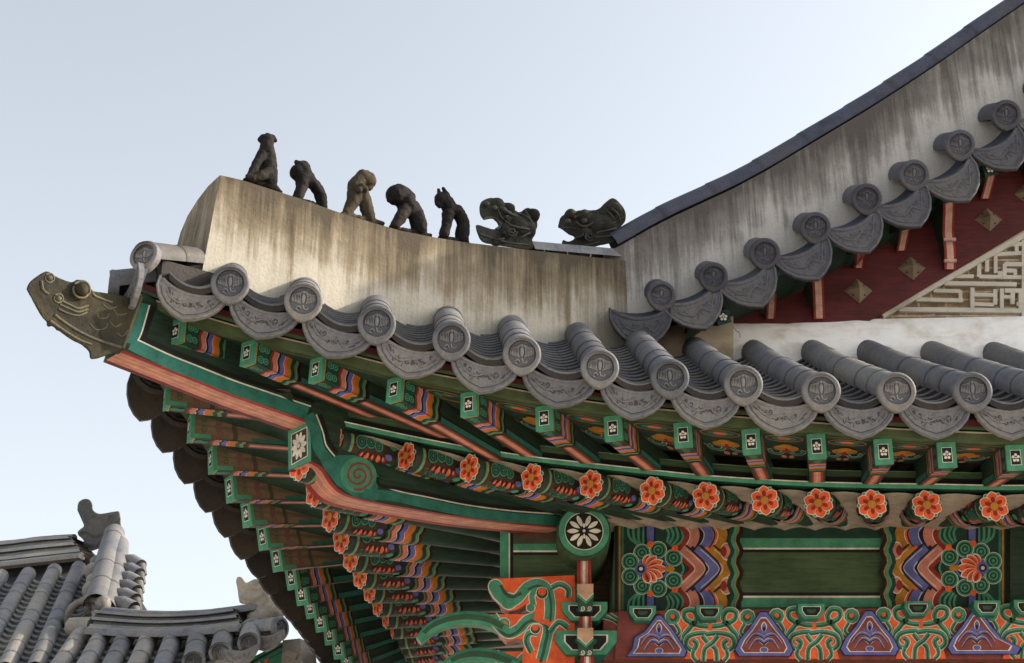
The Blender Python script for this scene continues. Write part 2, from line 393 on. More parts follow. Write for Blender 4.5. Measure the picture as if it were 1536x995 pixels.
def tile_row(b, path, r, m, seg=.27, mj='recess', n=12, tp=.035):
    """cover tiles laid end to end along path (eave first)"""
    P = resample(path, .03); rows = []; joints = []
    x0 = None
    L = 0
    for i, p in enumerate(P):
        t = (P[min(i + 1, len(P) - 1)] - P[max(i - 1, 0)]).normalized(); s = t.cross(UP).normalized(); u = s.cross(t)
        ph = (i * .03) % seg / seg
        rr = r * (1.0 - tp * ph)
        if i and ph < .03 / seg - 1e-6: rr_list = [r * .968, r * 1.0]
        else: rr_list = [rr]
        for q, k in enumerate(rr_list):
            pp = p + t * (.002 * q)
            if q: joints.append((p, s, u))
            rows.append([pp + (s * math.cos(a) + u * math.sin(a)) * k for a in [lerp(-.35, math.pi + .35, j / n) for j in range(n + 1)]])
    b.grid(rows, m, True)
    for p, s, u in joints:
        t = s.cross(u)
        b.grid([[p + t * d + (s * math.cos(a) + u * math.sin(a)) * r * 1.004 for a in [lerp(-.35, math.pi + .35, j / n) for j in range(n + 1)]] for d in (-.0035, .0035)], mj, True)
    b.face(rows[-1], m)
def chan(b, pa, pb, m, n=16, drop=.042, sag=.048, step=.135, lip=.036, ml='tile'):
    """overlapping concave tiles between two rows (paths eave first)"""
    A, B = resample(pa, step), resample(pb, step)
    if ml == 'tile': A, B = [A[0], A[0].lerp(A[1], .45)] + A[1:], [B[0], B[0].lerp(B[1], .45)] + B[1:]
    k = min(len(A), len(B)); rows = []
    for i in range(k):
        A_, B_ = A[i], B[i]
        row = []
        for j in range(9):
            t = j / 8; row.append(A_.lerp(B_, lerp(.17, .83, t)) - UP * (drop + sag * (1 - (2 * t - 1) ** 2)))
        rows.append(row)
    for i in range(0 if ml != 'tile' else 1, k - 1):
        dn = (A[i] - A[i + 1]).normalized()
        lo = [p + dn * .03 + UP * lip for p in rows[i]]; hi = [p + UP * .002 for p in rows[i + 1]]
        b.grid([[p - UP * .040 for p in lo], [p - UP * .009 for p in lo]], 'tile_shade' if ml == 'tile' else ml, False); b.grid([[p - UP * .009 for p in lo], lo], ml, False); b.grid([lo, hi], m, True)  # near-black face under each lip paints the shadow of the overlap
# flying rafter: local +Y runs inward, end face at y=0
FW, FH, FL = .040, .058, 1.15
def wav(p, v0, v1, y0, y1, m, amp=.006, n=10, ph=0):
    A = [(y0 + amp * math.sin(ph + 2 * math.pi * 1.5 * i / n), lerp(v0, v1, i / n)) for i in range(n + 1)]
    B = [(y1 + amp * math.sin(ph + 2 * math.pi * 1.5 * i / n), lerp(v0, v1, i / n)) for i in range(n + 1)]
    k = p.b.mi(m); i0 = len(p.b.v)
    for a, c in zip(A, B): p.b.v += [p.fn(*a, p.h), p.fn(*c, p.h)]
    for i in range(n): j = i0 + 2 * i; p.b.f.append((j, j + 1, j + 3, j + 2)); p.b.m.append(k); p.b.sm.append(False)
    p.h += p.step
BANDS = [('ochre', .014, .020), ('red', .108, .122), ('pink', .122, .150), ('white', .150, .153), ('navy', .153, .166), ('blue', .166, .192), ('white', .192, .195), ('orange', .195, .212), ('ochre', .212, .238), ('dgreen', .238, .262), ('green', .262, .276), ('ochre', .276, .281), ('black', .281, .302)]
def fly_mesh(faded=False, FL=FL):
    b = MB()
    b.box((0, FL / 2, 0), V((FW, 0, 0)), V((0, FL / 2, 0)), V((0, 0, FH)), 'brown_wood')
    for fn, hw, kind in ((lambda u, v, h: V((FW + h, u, v)), FH, 's'), (lambda u, v, h: V((-FW - h, u, v)), FH, 's'), (lambda u, v, h: V((v, u, -FH - h)), FW, 'b')):
        p = Paint(b, fn)
        if faded and kind == 's':
            p.rect(0, -hw, FL, hw, 'side_wood'); p.rect(0, -hw, .014, hw, 'green'); wav(p, -hw, hw, .125, .160, 'dustypink', .005)
            for v, mm in ((-.86, 'green'),): p.rect(.014, -hw, .10, -hw * .7, mm)
            wav(p, -hw, hw, .21, .235, 'woodb', .005)
            p.rect(.31, -hw, FL, -hw * .72, 'teal')
            for k in (-.35, .4): p.spiral(.06, k * hw, .004, .018, 1.4, .005, 'mgreen')
            continue
        p.rect(0, -hw, .30, hw, 'dgreen'); p.rect(.30, -hw, FL, hw, 'dark_green_wood' if kind == 's' else 'brown_wood')
        p.rect(0, -hw, .014, hw, 'green')
        for m, y0, y1 in BANDS: wav(p, -hw, hw, y0, y1, m, .005 if y0 > .05 else 0, 10)
        for k in ((-.5, .5) if kind == 's' else (0,)):
            p.curl(.046, k * hw, .020, 12, 1, ('green', 'dgreen', 'green', 'dgreen')); p.curl(.078, k * hw, .017, 12, 1, ('green', 'dgreen', 'green'))
        if kind == 's':
            p.rect(.31, -hw, FL, -hw * .55, 'teal'); p.rect(.31, -hw * .55, FL, -hw * .45, 'black')
        else:
            p.rect(.31, -hw, FL, -hw * .72, 'dgreen'); p.rect(.31, hw * .72, FL, hw, 'dgreen'); p.rect(.31, -hw * .72, FL, hw * .72, 'red'); p.rect(.31, -hw * .42, FL, hw * .42, 'pink'); p.rect(.31, -hw * .10, FL, hw * .10, 'peach')
    return b.mesh('flying_rafter')
def fly_end_mesh():
    b = MB()
    b.box((0, -.004, 0), V((FW + .003, 0, 0)), V((0, .005, 0)), V((0, 0, FH + .003)), 'green')
    p = Paint(b, lambda u, v, h: V((u, -.009 - h, v)), .0003, .0006)
    a, c = FW * .60, FH * .62
    p.rect(-a, -c, a, c, 'white'); p.rect(-a * .9, -c * .93, a * .9, c * .93, 'black')
    for k in range(5):
        t = math.pi / 2 + 2 * math.pi * k / 5; p.disc(.0125 * math.cos(t), .0145 * math.sin(t) - .001, .0068, 'white', 10)
    p.disc(0, -.001, .0038, 'white', 8)
    return b.mesh('end_panel')
RR, RL = .074, 1.75
def raf_mesh():
    b = MB(); n = 28
    b.grid([[V((RR * math.cos(2 * math.pi * k / n), y, RR * math.sin(2 * math.pi * k / n))) for k in range(n)] for y in (0, .35, .7, 1.2, RL)], 'dark_green_wood', True, True)
    b.face([V((RR * math.cos(2 * math.pi * k / n), RL, RR * math.sin(2 * math.pi * k / n))) for k in range(n)], 'brown_wood')
    # v = arc length round the log, 0 at the underside
    cyl = lambda u, v, h: V(((RR + h) * math.sin(v / RR), u, -(RR + h) * math.cos(v / RR)))
    p = Paint(b, cyl)
    H = 2.0 * RR
    def ring(y0, y1, m, amp=0, f=6):
        N = 30; k = b.mi(m); i0 = len(b.v)
        for i in range(N + 1):
            v = lerp(-H, H, i / N); d = amp * abs(math.sin(f * v / RR / 2)); b.v.extend([cyl(y0 + d, v, p.h), cyl(y1 + d, v, p.h)])
        for i in range(N): j = i0 + 2 * i; b.f.append((j, j + 1, j + 3, j + 2)); b.m.append(k); b.sm.append(False)
        p.h += .00012
    ring(0, .02, 'brown'); ring(.02, .04, 'dgreen'); ring(.04, .052, 'green'); ring(.052, .058, 'ochre'); ring(.058, .34, 'brown')
    for sg, c in ((0, 0), (-1, -.10), (1, .10)):
        for k, (u, dv, r) in enumerate(((.10, .012, .034), (.155, .020, .030), (.205, .012, .026))):
            p.curl(u, c * 1.0 + dv, r, 14, 1.0, ('green', 'dgreen', 'teal', 'dgreen', 'lime'))
        for k in range(5): p.petal(.12 + .030 * k, c - .028, -1.9 + .24 * k, .040, .013, 'orange' if k % 2 else 'red'); p.petal(.12 + .030 * k, c - .034, -1.9 + .24 * k, .024, .006, 'pink')
        p.petal(.25, c - .02, -.3, .05, .014, 'blue'); p.disc(.225, c + .04, .010, 'orange', 8); p.petal(.27, c + .02, .1, .05, .016, 'green')
    for m, y0, y1 in (('dgreen', .31, .335), ('green', .325, .335), ('red', .335, .35), ('pink', .35, .385), ('white', .383, .387), ('navy', .387, .405), ('blue', .405, .438), ('white', .438, .441), ('orange', .441, .458), ('ochre', .458, .492), ('red', .49, .496), ('dgreen', .496, .52), ('green', .52, .538), ('ochre', .538, .544), ('black', .544, .565)):
        ring(y0, y1, m, .022, 6)
    return b.mesh('rafter')
def flower_mesh():
    b = MB(); n = 28
    rg = lambda r, y: [V((r * math.cos(2 * math.pi * k / n), y, r * math.sin(2 * math.pi * k / n))) for k in range(n)]
    b.grid([rg(RR + .001, .010), rg(RR + .001, -.004)], 'dgreen', True, True); b.face(rg(RR + .001, -.004), 'dgreen')
    p = Paint(b, lambda u, v, h: V((u, -.004 - h, v)), .0004, .0008)
    for k in range(6): p.petal(0, 0, math.pi / 6 + math.pi / 2 + k * math.pi / 3 - math.pi / 6 + math.pi / 6, .076, .020, 'white', .3); 
    for k in range(6): p.petal(0, 0, math.pi / 2 + math.pi / 6 + k * math.pi / 3, .073, .017, 'green', .3)
    for k in range(6): p.petal(0, 0, math.pi / 2 + k * math.pi / 3, .0775, .0300, 'white', .1); p.petal(0, 0, math.pi / 2 + k * math.pi / 3, .0735, .0268, 'orange', .1)
    for k in range(6): p.petal(0, 0, math.pi / 2 + k * math.pi / 3, .050, .010, 'red', .3)
    p.disc(0, 0, .0235, 'red'); p.disc(0, 0, .021, 'ochre')
    return b.mesh('flower_end')
FMF = fly_mesh(True); FMS = [fly_mesh(True, .55), fly_mesh(True, .75)]
FM, FE, RM, RF = fly_mesh(), fly_end_mesh(), raf_mesh(), flower_mesh()
def put_fly(e, inner, me=None, zs=1.0):
    M = aim(e, inner - e) @ Matrix.Diagonal((zs ** .5, 1, zs, 1)); o = lpart('flying_rafter', me or FM, M); link('end_panel', FE, o); return o
def put_raf(e, inner, k=1.0):
    M = aim(e, inner - e) @ Matrix.Rotation(rad(random.uniform(-9, 9)), 4, 'Y') @ Matrix.Diagonal((k, 1, k, 1)); o = lpart('rafter', RM, M); link('flower_end', RF, o); return o
# ------------------------------------------------------------------ front eave: rafters
backF = []
for i, e in enumerate(rafF):
    bx = lerp(.34, 2.72, i / 14.) if i else .3
    backF.append(V((bx, YW + .05, 4.03)))
backL = []
for j, e in enumerate(rafL):
    backL.append(V((XW + .05, lerp(8.45, 12.2, (j / 15.) ** 1.15), 4.03)))
for i in range(1, len(rafF)): put_raf(rafF[i], backF[i])
flyT = [p + UP * .165 for p in rafF]
for i, (x, y, Y) in enumerate(((560, 622, 7.55), (640, 643, 7.40), (700, 655, 7.25), (735, 668, 7.12))): flyT[i] = onY(x, y, Y)
for i in range(len(flyF)): put_fly(flyF[i], flyT[i])
for j in range(1, 16): put_raf(rafL[j], backL[j], 1.14)
for j in range(16): put_fly(flyL[j], (CAM + (rafL[j] - CAM) * (1.05 if j < 9 else 1.02)) + UP * .165, FMS[j] if j < 2 else FMF if j < 7 else FM, 1.28)
# soffit boards between flying rafters, with painted clouds in every bay
def bay(a, b_, c, d, motif):
    """a,b outer corners, d,c inner corners"""
    m = MB()
    rows = [[a.lerp(d, t), b_.lerp(c, t)] for t in (0, 1)]
    m.grid(rows, 'dark_green_wood', False)
    m.grid([[p + UP * .02 for p in r] for r in rows], 'brown_wood', False)
    n = (b_ - a).cross(d - a).normalized()
    if n.z > 0: n = -n
    if motif:
        fn = lambda u, v, h: a.lerp(b_, u).lerp(d.lerp(c, u), v) + n * h
        p = Paint(m, fn)
        k = .34 / .6
        p.rect(.02, .0, .98, .05, 'olive')
        p.disc(.5, .20, .30, 'dgreen', 20, .36); p.stroke([(.5 + .3 * math.cos(t / 20 * 6.283), .2 + .105 * math.sin(t / 20 * 6.283)) for t in range(21)], .016, 'ochre', False)
        p.disc(.5, .20, .20, 'teal', 16, .34); p.disc(.5, .20, .11, 'orange', 12, .34)
        p.disc(.40, .55, .12, 'ochre', 14, .8); p.disc(.60, .55, .12, 'ochre', 14, .8); p.disc(.5, .50, .13, 'ochre', 14, .8); p.disc(.5, .55, .07, 'orange', 12, .7); p.rect(.47, .55, .53, .72, 'red')
        for sg in (-1, 1):
            p.stroke([(.5 + sg * .06, .66), (.5 + sg * .14, .76), (.5 + sg * .26, .74), (.5 + sg * .30, .64), (.5 + sg * .24, .60)], .075, 'white'); p.stroke([(.5 + sg * .06, .66), (.5 + sg * .14, .76), (.5 + sg * .26, .74), (.5 + sg * .30, .64), (.5 + sg * .24, .60)], .06, 'teal')
            p.petal(.5 + sg * .10, .80, 1.57 + sg * .5, .13, .05, 'pink'); p.petal(.5 + sg * .36, .52, 1.57 - sg * .4, .14, .05, 'pink')
    return part(m, 'soffit_board')
for i in range(len(flyF) - 1):
    bay(flyF[i] + UP * .058, flyF[i + 1] + UP * .058, flyT[i + 1] + UP * .06, flyT[i] + UP * .06, i > 2)
for j in range(15):
    bay(flyL[j] + UP * .058, flyL[j + 1] + UP * .058, rafL[j + 1] + UP * .225, rafL[j] + UP * .225, False)
# plaster infill over the round rafters
m = MB()
for P, Q in ((rafF[1:], backF[1:]), (rafL[1:], backL[1:])):
    for i in range(len(P) - 1):
        a, b_, c, d = P[i], P[i + 1], Q[i + 1], Q[i]
        rows = []
        for t in (0.0, .2, .4, .7, 1.06):
            A, B = a.lerp(d, t), b_.lerp(c, t); row = []
            for k in range(7):
                s = k / 6; row.append(A.lerp(B, s) + UP * (lerp(.045, -.095, t ** .6) + .02 * math.sin(math.pi * s)))
            rows.append(row)
        m.grid(rows, 'cream')
part(m, 'eave_plaster')
m = MB()                                             # dark boarding above the rafters, closing the eave from the sky
for P, Q in ((rafF, backF), (rafL, backL)):
    for i in range(2, len(P) - 1):
        m.grid([[P[i] + UP * .10, P[i + 1] + UP * .10], [Q[i] + UP * .16, Q[i + 1] + UP * .16]], 'brown_wood', False)
part(m, 'eave_boarding')
# ------------------------------------------------------------------ strips running along the eaves
def sweep(name, path, outs, prof, lines=()):
    """profile points (out, up, material of the face to the next)"""
    m = MB()
    for k in range(len(prof)):
        a, b_ = prof[k], prof[(k + 1) % len(prof)]
        m.grid([[p + o * a[0] + UP * a[1], p + o * b_[0] + UP * b_[1]] for p, o in zip(path, outs)], a[2], False)
    for o0, u0, o1, u1, mm in lines:
        m.grid([[p + o * o0 + UP * u0, p + o * o1 + UP * u1] for p, o in zip(path, outs)], mm, False)
    return part(m, name)
def dense(P, n=4): return [V(p) for p in spline([tuple(p) for p in P], n)]
def outs_of(P, ref):
    R = []
    for i in range(len(P)):
        t = P[min(i + 1, len(P) - 1)] - P[max(i - 1, 0)]; o = V((t.y, -t.x, 0)).normalized()
        if o.dot(ref) < 0: o = -o
        R.append(o)
    return R
cornerFly = onP(205, 470, V((-1.87, 6.36, 0)), V((0, 1, 0)))
pF = dense([cornerFly + V((-.02, 0, -.01))] + flyF); oF = outs_of(pF, V((0, -1, 0)))
pL = dense([cornerFly + V((-.0, .03, -.01))] + flyL); oL = outs_of(pL, V((-1, 0, 0)))
for P, O in ((pF, oF), (pL, oL)):
    # board on the flying rafter ends: pale upper arris, green face; the scalloped red board behind the drip tiles above it
    sweep('eave_board', P, O, [(.045, .060, 'olive'), (.050, .105, 'brown_wood'), (-.03, .105, 'brown_wood'), (-.03, .060, 'olive')], [(.0515, .096, .0515, .104, 'cream')])
    sweep('tile_batten', P, O, [(.055, .112, 'green_wood'), (.058, .128, 'red_wood'), (.062, .160, 'red_wood'), (-.03, .160, 'red_wood'), (-.03, .112, 'black')])
rF = dense(rafF[1:]); roF = outs_of(rF, V((0, -1, 0))); rL = dense(rafL[1:]); roL = outs_of(rL, V((-1, 0, 0)))
for P, O in ((rF, roF), (rL, roL)):
    sweep('rafter_board', P, O, [(.030, .078, 'green'), (.034, .104, 'black'), (.010, .110, 'black'), (.010, .140, 'green_wood'), (.022, .142, 'green_wood'), (.026, .172, 'green_wood'), (-.04, .172, 'brown_wood'), (-.04, .078, 'dgreen')],
          [(.0352, .098, .0356, .104, 'white'), (.0272, .166, .0274, .171, 'lime')])
# ------------------------------------------------------------------ front roof: cover tile rows, channels, end tiles, drip tiles
TS = math.tan(rad(28))
paths = []
def row_path(e, tpx, ext, sag_=.03):
    r = ray(*tpx)
    # intersection of the sight line with the roof slope that starts at this eave point
    k = (e.z - CAM.z - TS * (e.y - CAM.y)) / (r.z - TS * r.y)
    t = CAM + r * k
    d = t - e; L = d.length; t2 = e + d * ((L + ext) / L); n = 14; P = []
    for i in range(n + 1):
        q = i / n; P.append(e.lerp(t2, q) - UP * (sag_ * math.sin(math.pi * q) * min(1, L)))
    return P
virt = solveY(236, 402, yTile)
paths.append(row_path(virt, (262, 376), .5))
for i, (e, t) in enumerate(zip(tileF, topPx)): paths.append(row_path(e, (t[0], t[1] - (9 if i < 7 else 3)), .5 if i < 6 else .3 if i < 8 else .12, -.012 if i < 7 else .025))
for i in range(1, len(paths)):
    m = MB(); tile_row(m, paths[i], .083, 'tile'); o = part(m, 'tile_row')
    e = paths[i][0]; d = (paths[i][2] - e); d.z *= .35
    me = link('end_tile', ET, o); me.matrix_local = jit(aim(e - d.normalized() * .012 + UP * .004, d), 3)
for i in range(len(paths) - 1):
    m = MB(); chan(m, paths[i], paths[i + 1], 'tile_shade'); o = part(m, 'tile_channel')
    a, b_ = paths[i][0], paths[i + 1][0]; x = (b_ - a).normalized(); d = (paths[i + 1][2] - b_); d.z = 0; d.normalize()
    z = x.cross(d).normalized(); y = z.cross(x)
    s = (b_ - a).length / .352
    dd = link('drip_tile', DT[i % 3], o); dd.matrix_local = jit(frame((a + b_) / 2 - UP * .040 + y * .035, x * s, y, z * 1.2))
# ------------------------------------------------------------------ left eave: short rows seen from below, drip tiles coloured near-black for their shade
pts = [V(p) + o * .17 + UP * .20 for p, o in zip(pL, oL)]
Lr = resample(pts[2:], .315); prev = None
for j, e in enumerate(Lr):
    inw = V((1, .12, .0)); t = e + V((1.0, .15, .50)) * (.35 if j < 3 else .6 if j < 6 else 1)
    if j > 1:
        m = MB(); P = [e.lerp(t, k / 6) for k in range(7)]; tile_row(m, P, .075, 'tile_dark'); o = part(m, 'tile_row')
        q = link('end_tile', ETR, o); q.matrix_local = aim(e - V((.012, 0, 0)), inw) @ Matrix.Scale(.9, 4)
    else: P = [e.lerp(t, k / 6) for k in range(7)]
    if prev and j > 1:
        m = MB(); chan(m, P, prev, 'tile_dark'); o = part(m, 'tile_channel')
        a, b_ = P[0], prev[0]; x = (b_ - a).normalized(); y = UP.cross(x).normalized(); z = x.cross(y)
        q = link('drip_tile', DTD[0], o); x = Matrix.Rotation(rad(-52), 3, 'Z') @ x; y = UP.cross(x).normalized(); z = x.cross(y); q.matrix_local = frame((a + b_) / 2 - UP * .05 + y * .03, x * .72, y, z * 1.45)
    prev = P
sweep('gap_strip', pL[2:], oL[2:], [(.055, .155, 'tile_shade'), (.20, .135, 'tile_shade'), (.20, .20, 'tile_shade'), (.055, .20, 'tile_shade')])  # added dark strip, hides sky slivers between the drip tiles
# ------------------------------------------------------------------ hip ridge of streaked plaster
A0 = onY(315, 400, 6.58); B0 = onY(940, 430, 8.10)
hd = V((B0.x - A0.x, B0.y - A0.y, 0)).normalized(); hn = V((hd.y, -hd.x, 0))          # hn faces the viewer
def onR(x, y, off=0.): return onP(x, y, A0 + hn * off, hn)
topR = [(331,262),(362,269),(400,281),(450,297),(500,315),(555,332),(600,345),(650,355),(700,363),(750,369),(800,375),(870,383),(945,391)]
botR = [(299,430),(332,440),(372,455),(425,470),(480,487),(538,505),(588,515),(640,530),(692,540),(745,550),(796,552),(868,552),(948,552)]
TH = .54
m = MB(); rows = []
for (tx, ty), (bx, by) in zip(topR, botR):
    t, b_ = onR(tx, ty), onR(bx, by)
    row = [b_.lerp(t, k / 8) for k in range(9)]
    row[-1] = row[-1] - UP * .004
    row += [t + UP * .002 - hn * .02, t + UP * .006 - hn * TH * .30, t - UP * .015 - hn * TH * .55, t - UP * .055 - hn * TH * .78, t - UP * .12 - hn * TH * .93, t - UP * .21 - hn * TH]
    row += [b_ - hn * (TH * 1.10) - UP * .03]
    rows.append(row)
rows_h = lambda a, b_: clip(b_ / 8) if b_ < 9 else 1.0
m.grid(rows, 'ridge_plaster', True, False, rows_h)
i0 = len(m.v); m.face(rows[0], 'ridge_plaster')
for k in range(i0, len(m.v)): m.h[k] = .75
ridge = part(m, 'hip_ridge')
for p_ in ridge.data.polygons: p_.use_smooth = False
m = MB()                                             # flat grey tiles capping the ridge where it meets the gable
for k in range(4):
    a, b_ = onR(lerp(790, 930, k / 4.), lerp(372, 384, k / 4.), -.10), onR(lerp(790, 930, (k + .99) / 4.), lerp(372, 384, (k + .99) / 4.), -.10)
    m.grid([[q + hn * .09 * c + UP * (.035 * (1 - c * c) - .045 * (abs(c) > .9)) for c in (-1, -.6, -.2, .2, .6, 1)] for q in (a, b_)], 'tile', True)
part(m, 'ridge_cap')
# hip end: cover tile pointing out along the corner, and the drip tile turned to the left
m = MB(); e = onY(217, 384, 6.20); e2 = onY(296, 392, 6.62)
tile_row(m, [e.lerp(e2, k / 5) for k in range(6)], .070, 'tile_dark'); o = part(m, 'tile_row'); d = (e2 - e); d.z *= -.1
q = link('end_tile', ET, o); q.matrix_local = aim(e - d.normalized() * .012, d) @ Matrix.Scale(.85, 4)
m = MB(); e = onY(168, 432, 6.36); e2 = e + V((.20, .05, .05)); tile_row(m, [e.lerp(e2, k / 5) for k in range(6)], .085, 'tile'); o = part(m, 'tile_row')
q = link('end_tile', ET, o); q.matrix_local = aim(e - V((.012, 0, 0)), V((1, .25, 0)))
m = MB(); a = onY(232, 404, 6.36)
m.box(a + hd * .20 - UP * .075, hd * .20, hn * .10, UP * .085, 'tile_shade'); part(m, 'corner_filler')  # added dark filler box, closes the sky gap under the hip tile
c0 = onY(193, 428, 6.24); x = V((.55, -.80, .45)).normalized(); y = V((.8, .6, 0)).normalized(); y = (y - x * y.dot(x)).normalized()
q = lpart('drip_tile', DT[0], frame(c0, x * .8, y, x.cross(y)))
# ------------------------------------------------------------------ corner rafters
dd = V((XW - (-1.87), YW - 6.33, 0)).normalized(); dn = V((dd.y, -dd.x, 0))          # dn faces the viewer's side
S0 = V((-1.87, 6.33, 0)) + dn * .09
def onD(x, y, off=0.): return onP(x, y, S0 + dn * off, dn)
BW = .19
def beam(name, edge_bottom, edge_top, deco, bands, endpaint=None, off=0.):
    m = MB(); BW = .19 + 2 * off
    eb = [onD(*p, off) for p in spline(edge_bottom, 5)]; et = [onD(*p, off) for p in spline(edge_top, 5)]
    ring = eb + list(reversed(et))
    m.face(ring, 'dark_green_wood'); m.face([p - dn * BW for p in reversed(ring)], 'dark_green_wood')
    m.grid([[p, p - dn * BW] for p in eb], 'maroon', False); m.grid([[p, p - dn * BW] for p in et], 'brown_wood', False)
    m.face([eb[0], et[0], et[0] - dn * BW, eb[0] - dn * BW], 'green'); m.face([eb[-1], et[-1], et[-1] - dn * BW, eb[-1] - dn * BW], 'brown_wood')
    h = .0015
    for s0, s1, mm in bands:
        m.grid([[p - dn * (BW * s0) - UP * h, p - dn * (BW * s1) - UP * h] for p in eb], mm, False); h += .0004
    p = Paint(m, lambda u, v, h: onD(u, v, off) + dn * h, .0004)
    deco(p)
    if endpaint:
        a, b_ = eb[0], et[0]; out = -dd
        q = Paint(m, lambda u, v, h: a.lerp(b_, v) - dn * (BW * u) + out * h, .0004, .0012); endpaint(q)
    return part(m, name)
UB = ((.0, .16, 'red'), (.16, .84, 'pink'), (.36, .42, 'peach'), (.58, .64, 'peach'), (.84, 1., 'maroon'))
def deco_s(p):
    l = [(214, 455), (203, 492), (196, 516)]; r = [(196, 516), (250, 542), (300, 562), (350, 582), (400, 599), (461, 620)]
    p.stroke(l, 19, 'teal'); p.stroke(r, 19, 'teal')
    p.stroke([(224, 458), (212, 500), (206, 511)], 2.2, 'white'); p.stroke([(206, 510), (255, 533), (300, 551), (350, 571), (400, 588), (466, 610)], 2.2, 'white')
    p.stroke([(230, 460), (218, 498), (214, 508)], 8, 'black'); p.stroke([(212, 506), (260, 528), (300, 544), (350, 564), (400, 580), (470, 603)], 6, 'black')
beam('upper_corner_rafter', [(184, 525), (250, 551), (300, 571), (350, 591), (400, 609), (466, 632), (520, 650), (560, 660)], [(216, 440), (270, 470), (330, 500), (400, 530), (470, 560), (540, 582), (600, 600)], deco_s, UB)
def deco_c(p):
    top = [(462, 622), (472, 645), (478, 672), (494, 694)]
    p.stroke(top, 17, 'teal'); p.stroke([(474, 622), (484, 648), (489, 668), (502, 685)], 2, 'white'); p.stroke([(480, 622), (489, 648), (494, 664), (506, 680)], 6, 'black')
    p.poly([(470, 668), (490, 690), (508, 683), (532, 683), (556, 695), (568, 716), (566, 734), (580, 745), (560, 752), (530, 745), (505, 728), (486, 704)], 'teal')
    p.disc(537, 713, 27, 'green', 24); p.spiral(537, 713, 2, 23, 2.3, 3.6, 'plum')
    r = [(545, 741), (590, 745), (640, 756), (700, 768), (770, 777), (845, 782)]
    p.stroke(r, 15, 'teal'); p.stroke([(568, 728), (600, 738), (640, 746), (700, 758), (770, 767), (845, 772)], 1.8, 'white'); p.stroke([(567, 716), (569, 728), (600, 734), (640, 742), (700, 754), (770, 763), (845, 768)], 5, 'black')
def end_c(q):
    q.poly([(.0, .0), (1, .0), (1, 1), (0, 1)], 'green'); q.poly([(.14, .16), (.86, .10), (.86, .88), (.14, .90)], 'white'); q.poly([(.17, .18), (.83, .12), (.83, .86), (.17, .88)], 'brown')
    for k in range(10): q.petal(.5, .5, k * math.pi / 5, .35, .065, 'white', .2)
    q.disc(.5, .5, .06, 'white', 10)
beam('lower_corner_rafter', [(467, 692), (474, 695), (486, 704), (500, 725), (520, 741), (560, 752), (620, 763), (700, 776), (770, 784), (850, 791)], [(466, 632), (472, 606), (490, 602), (510, 608), (540, 618), (580, 632), (640, 655), (700, 680), (770, 702), (850, 722)], deco_c, ((.0, .14, 'red'), (.14, .8, 'pink'), (.30, .34, 'peach'), (.52, .56, 'peach'), (.8, 1., 'red')), end_c, .006)
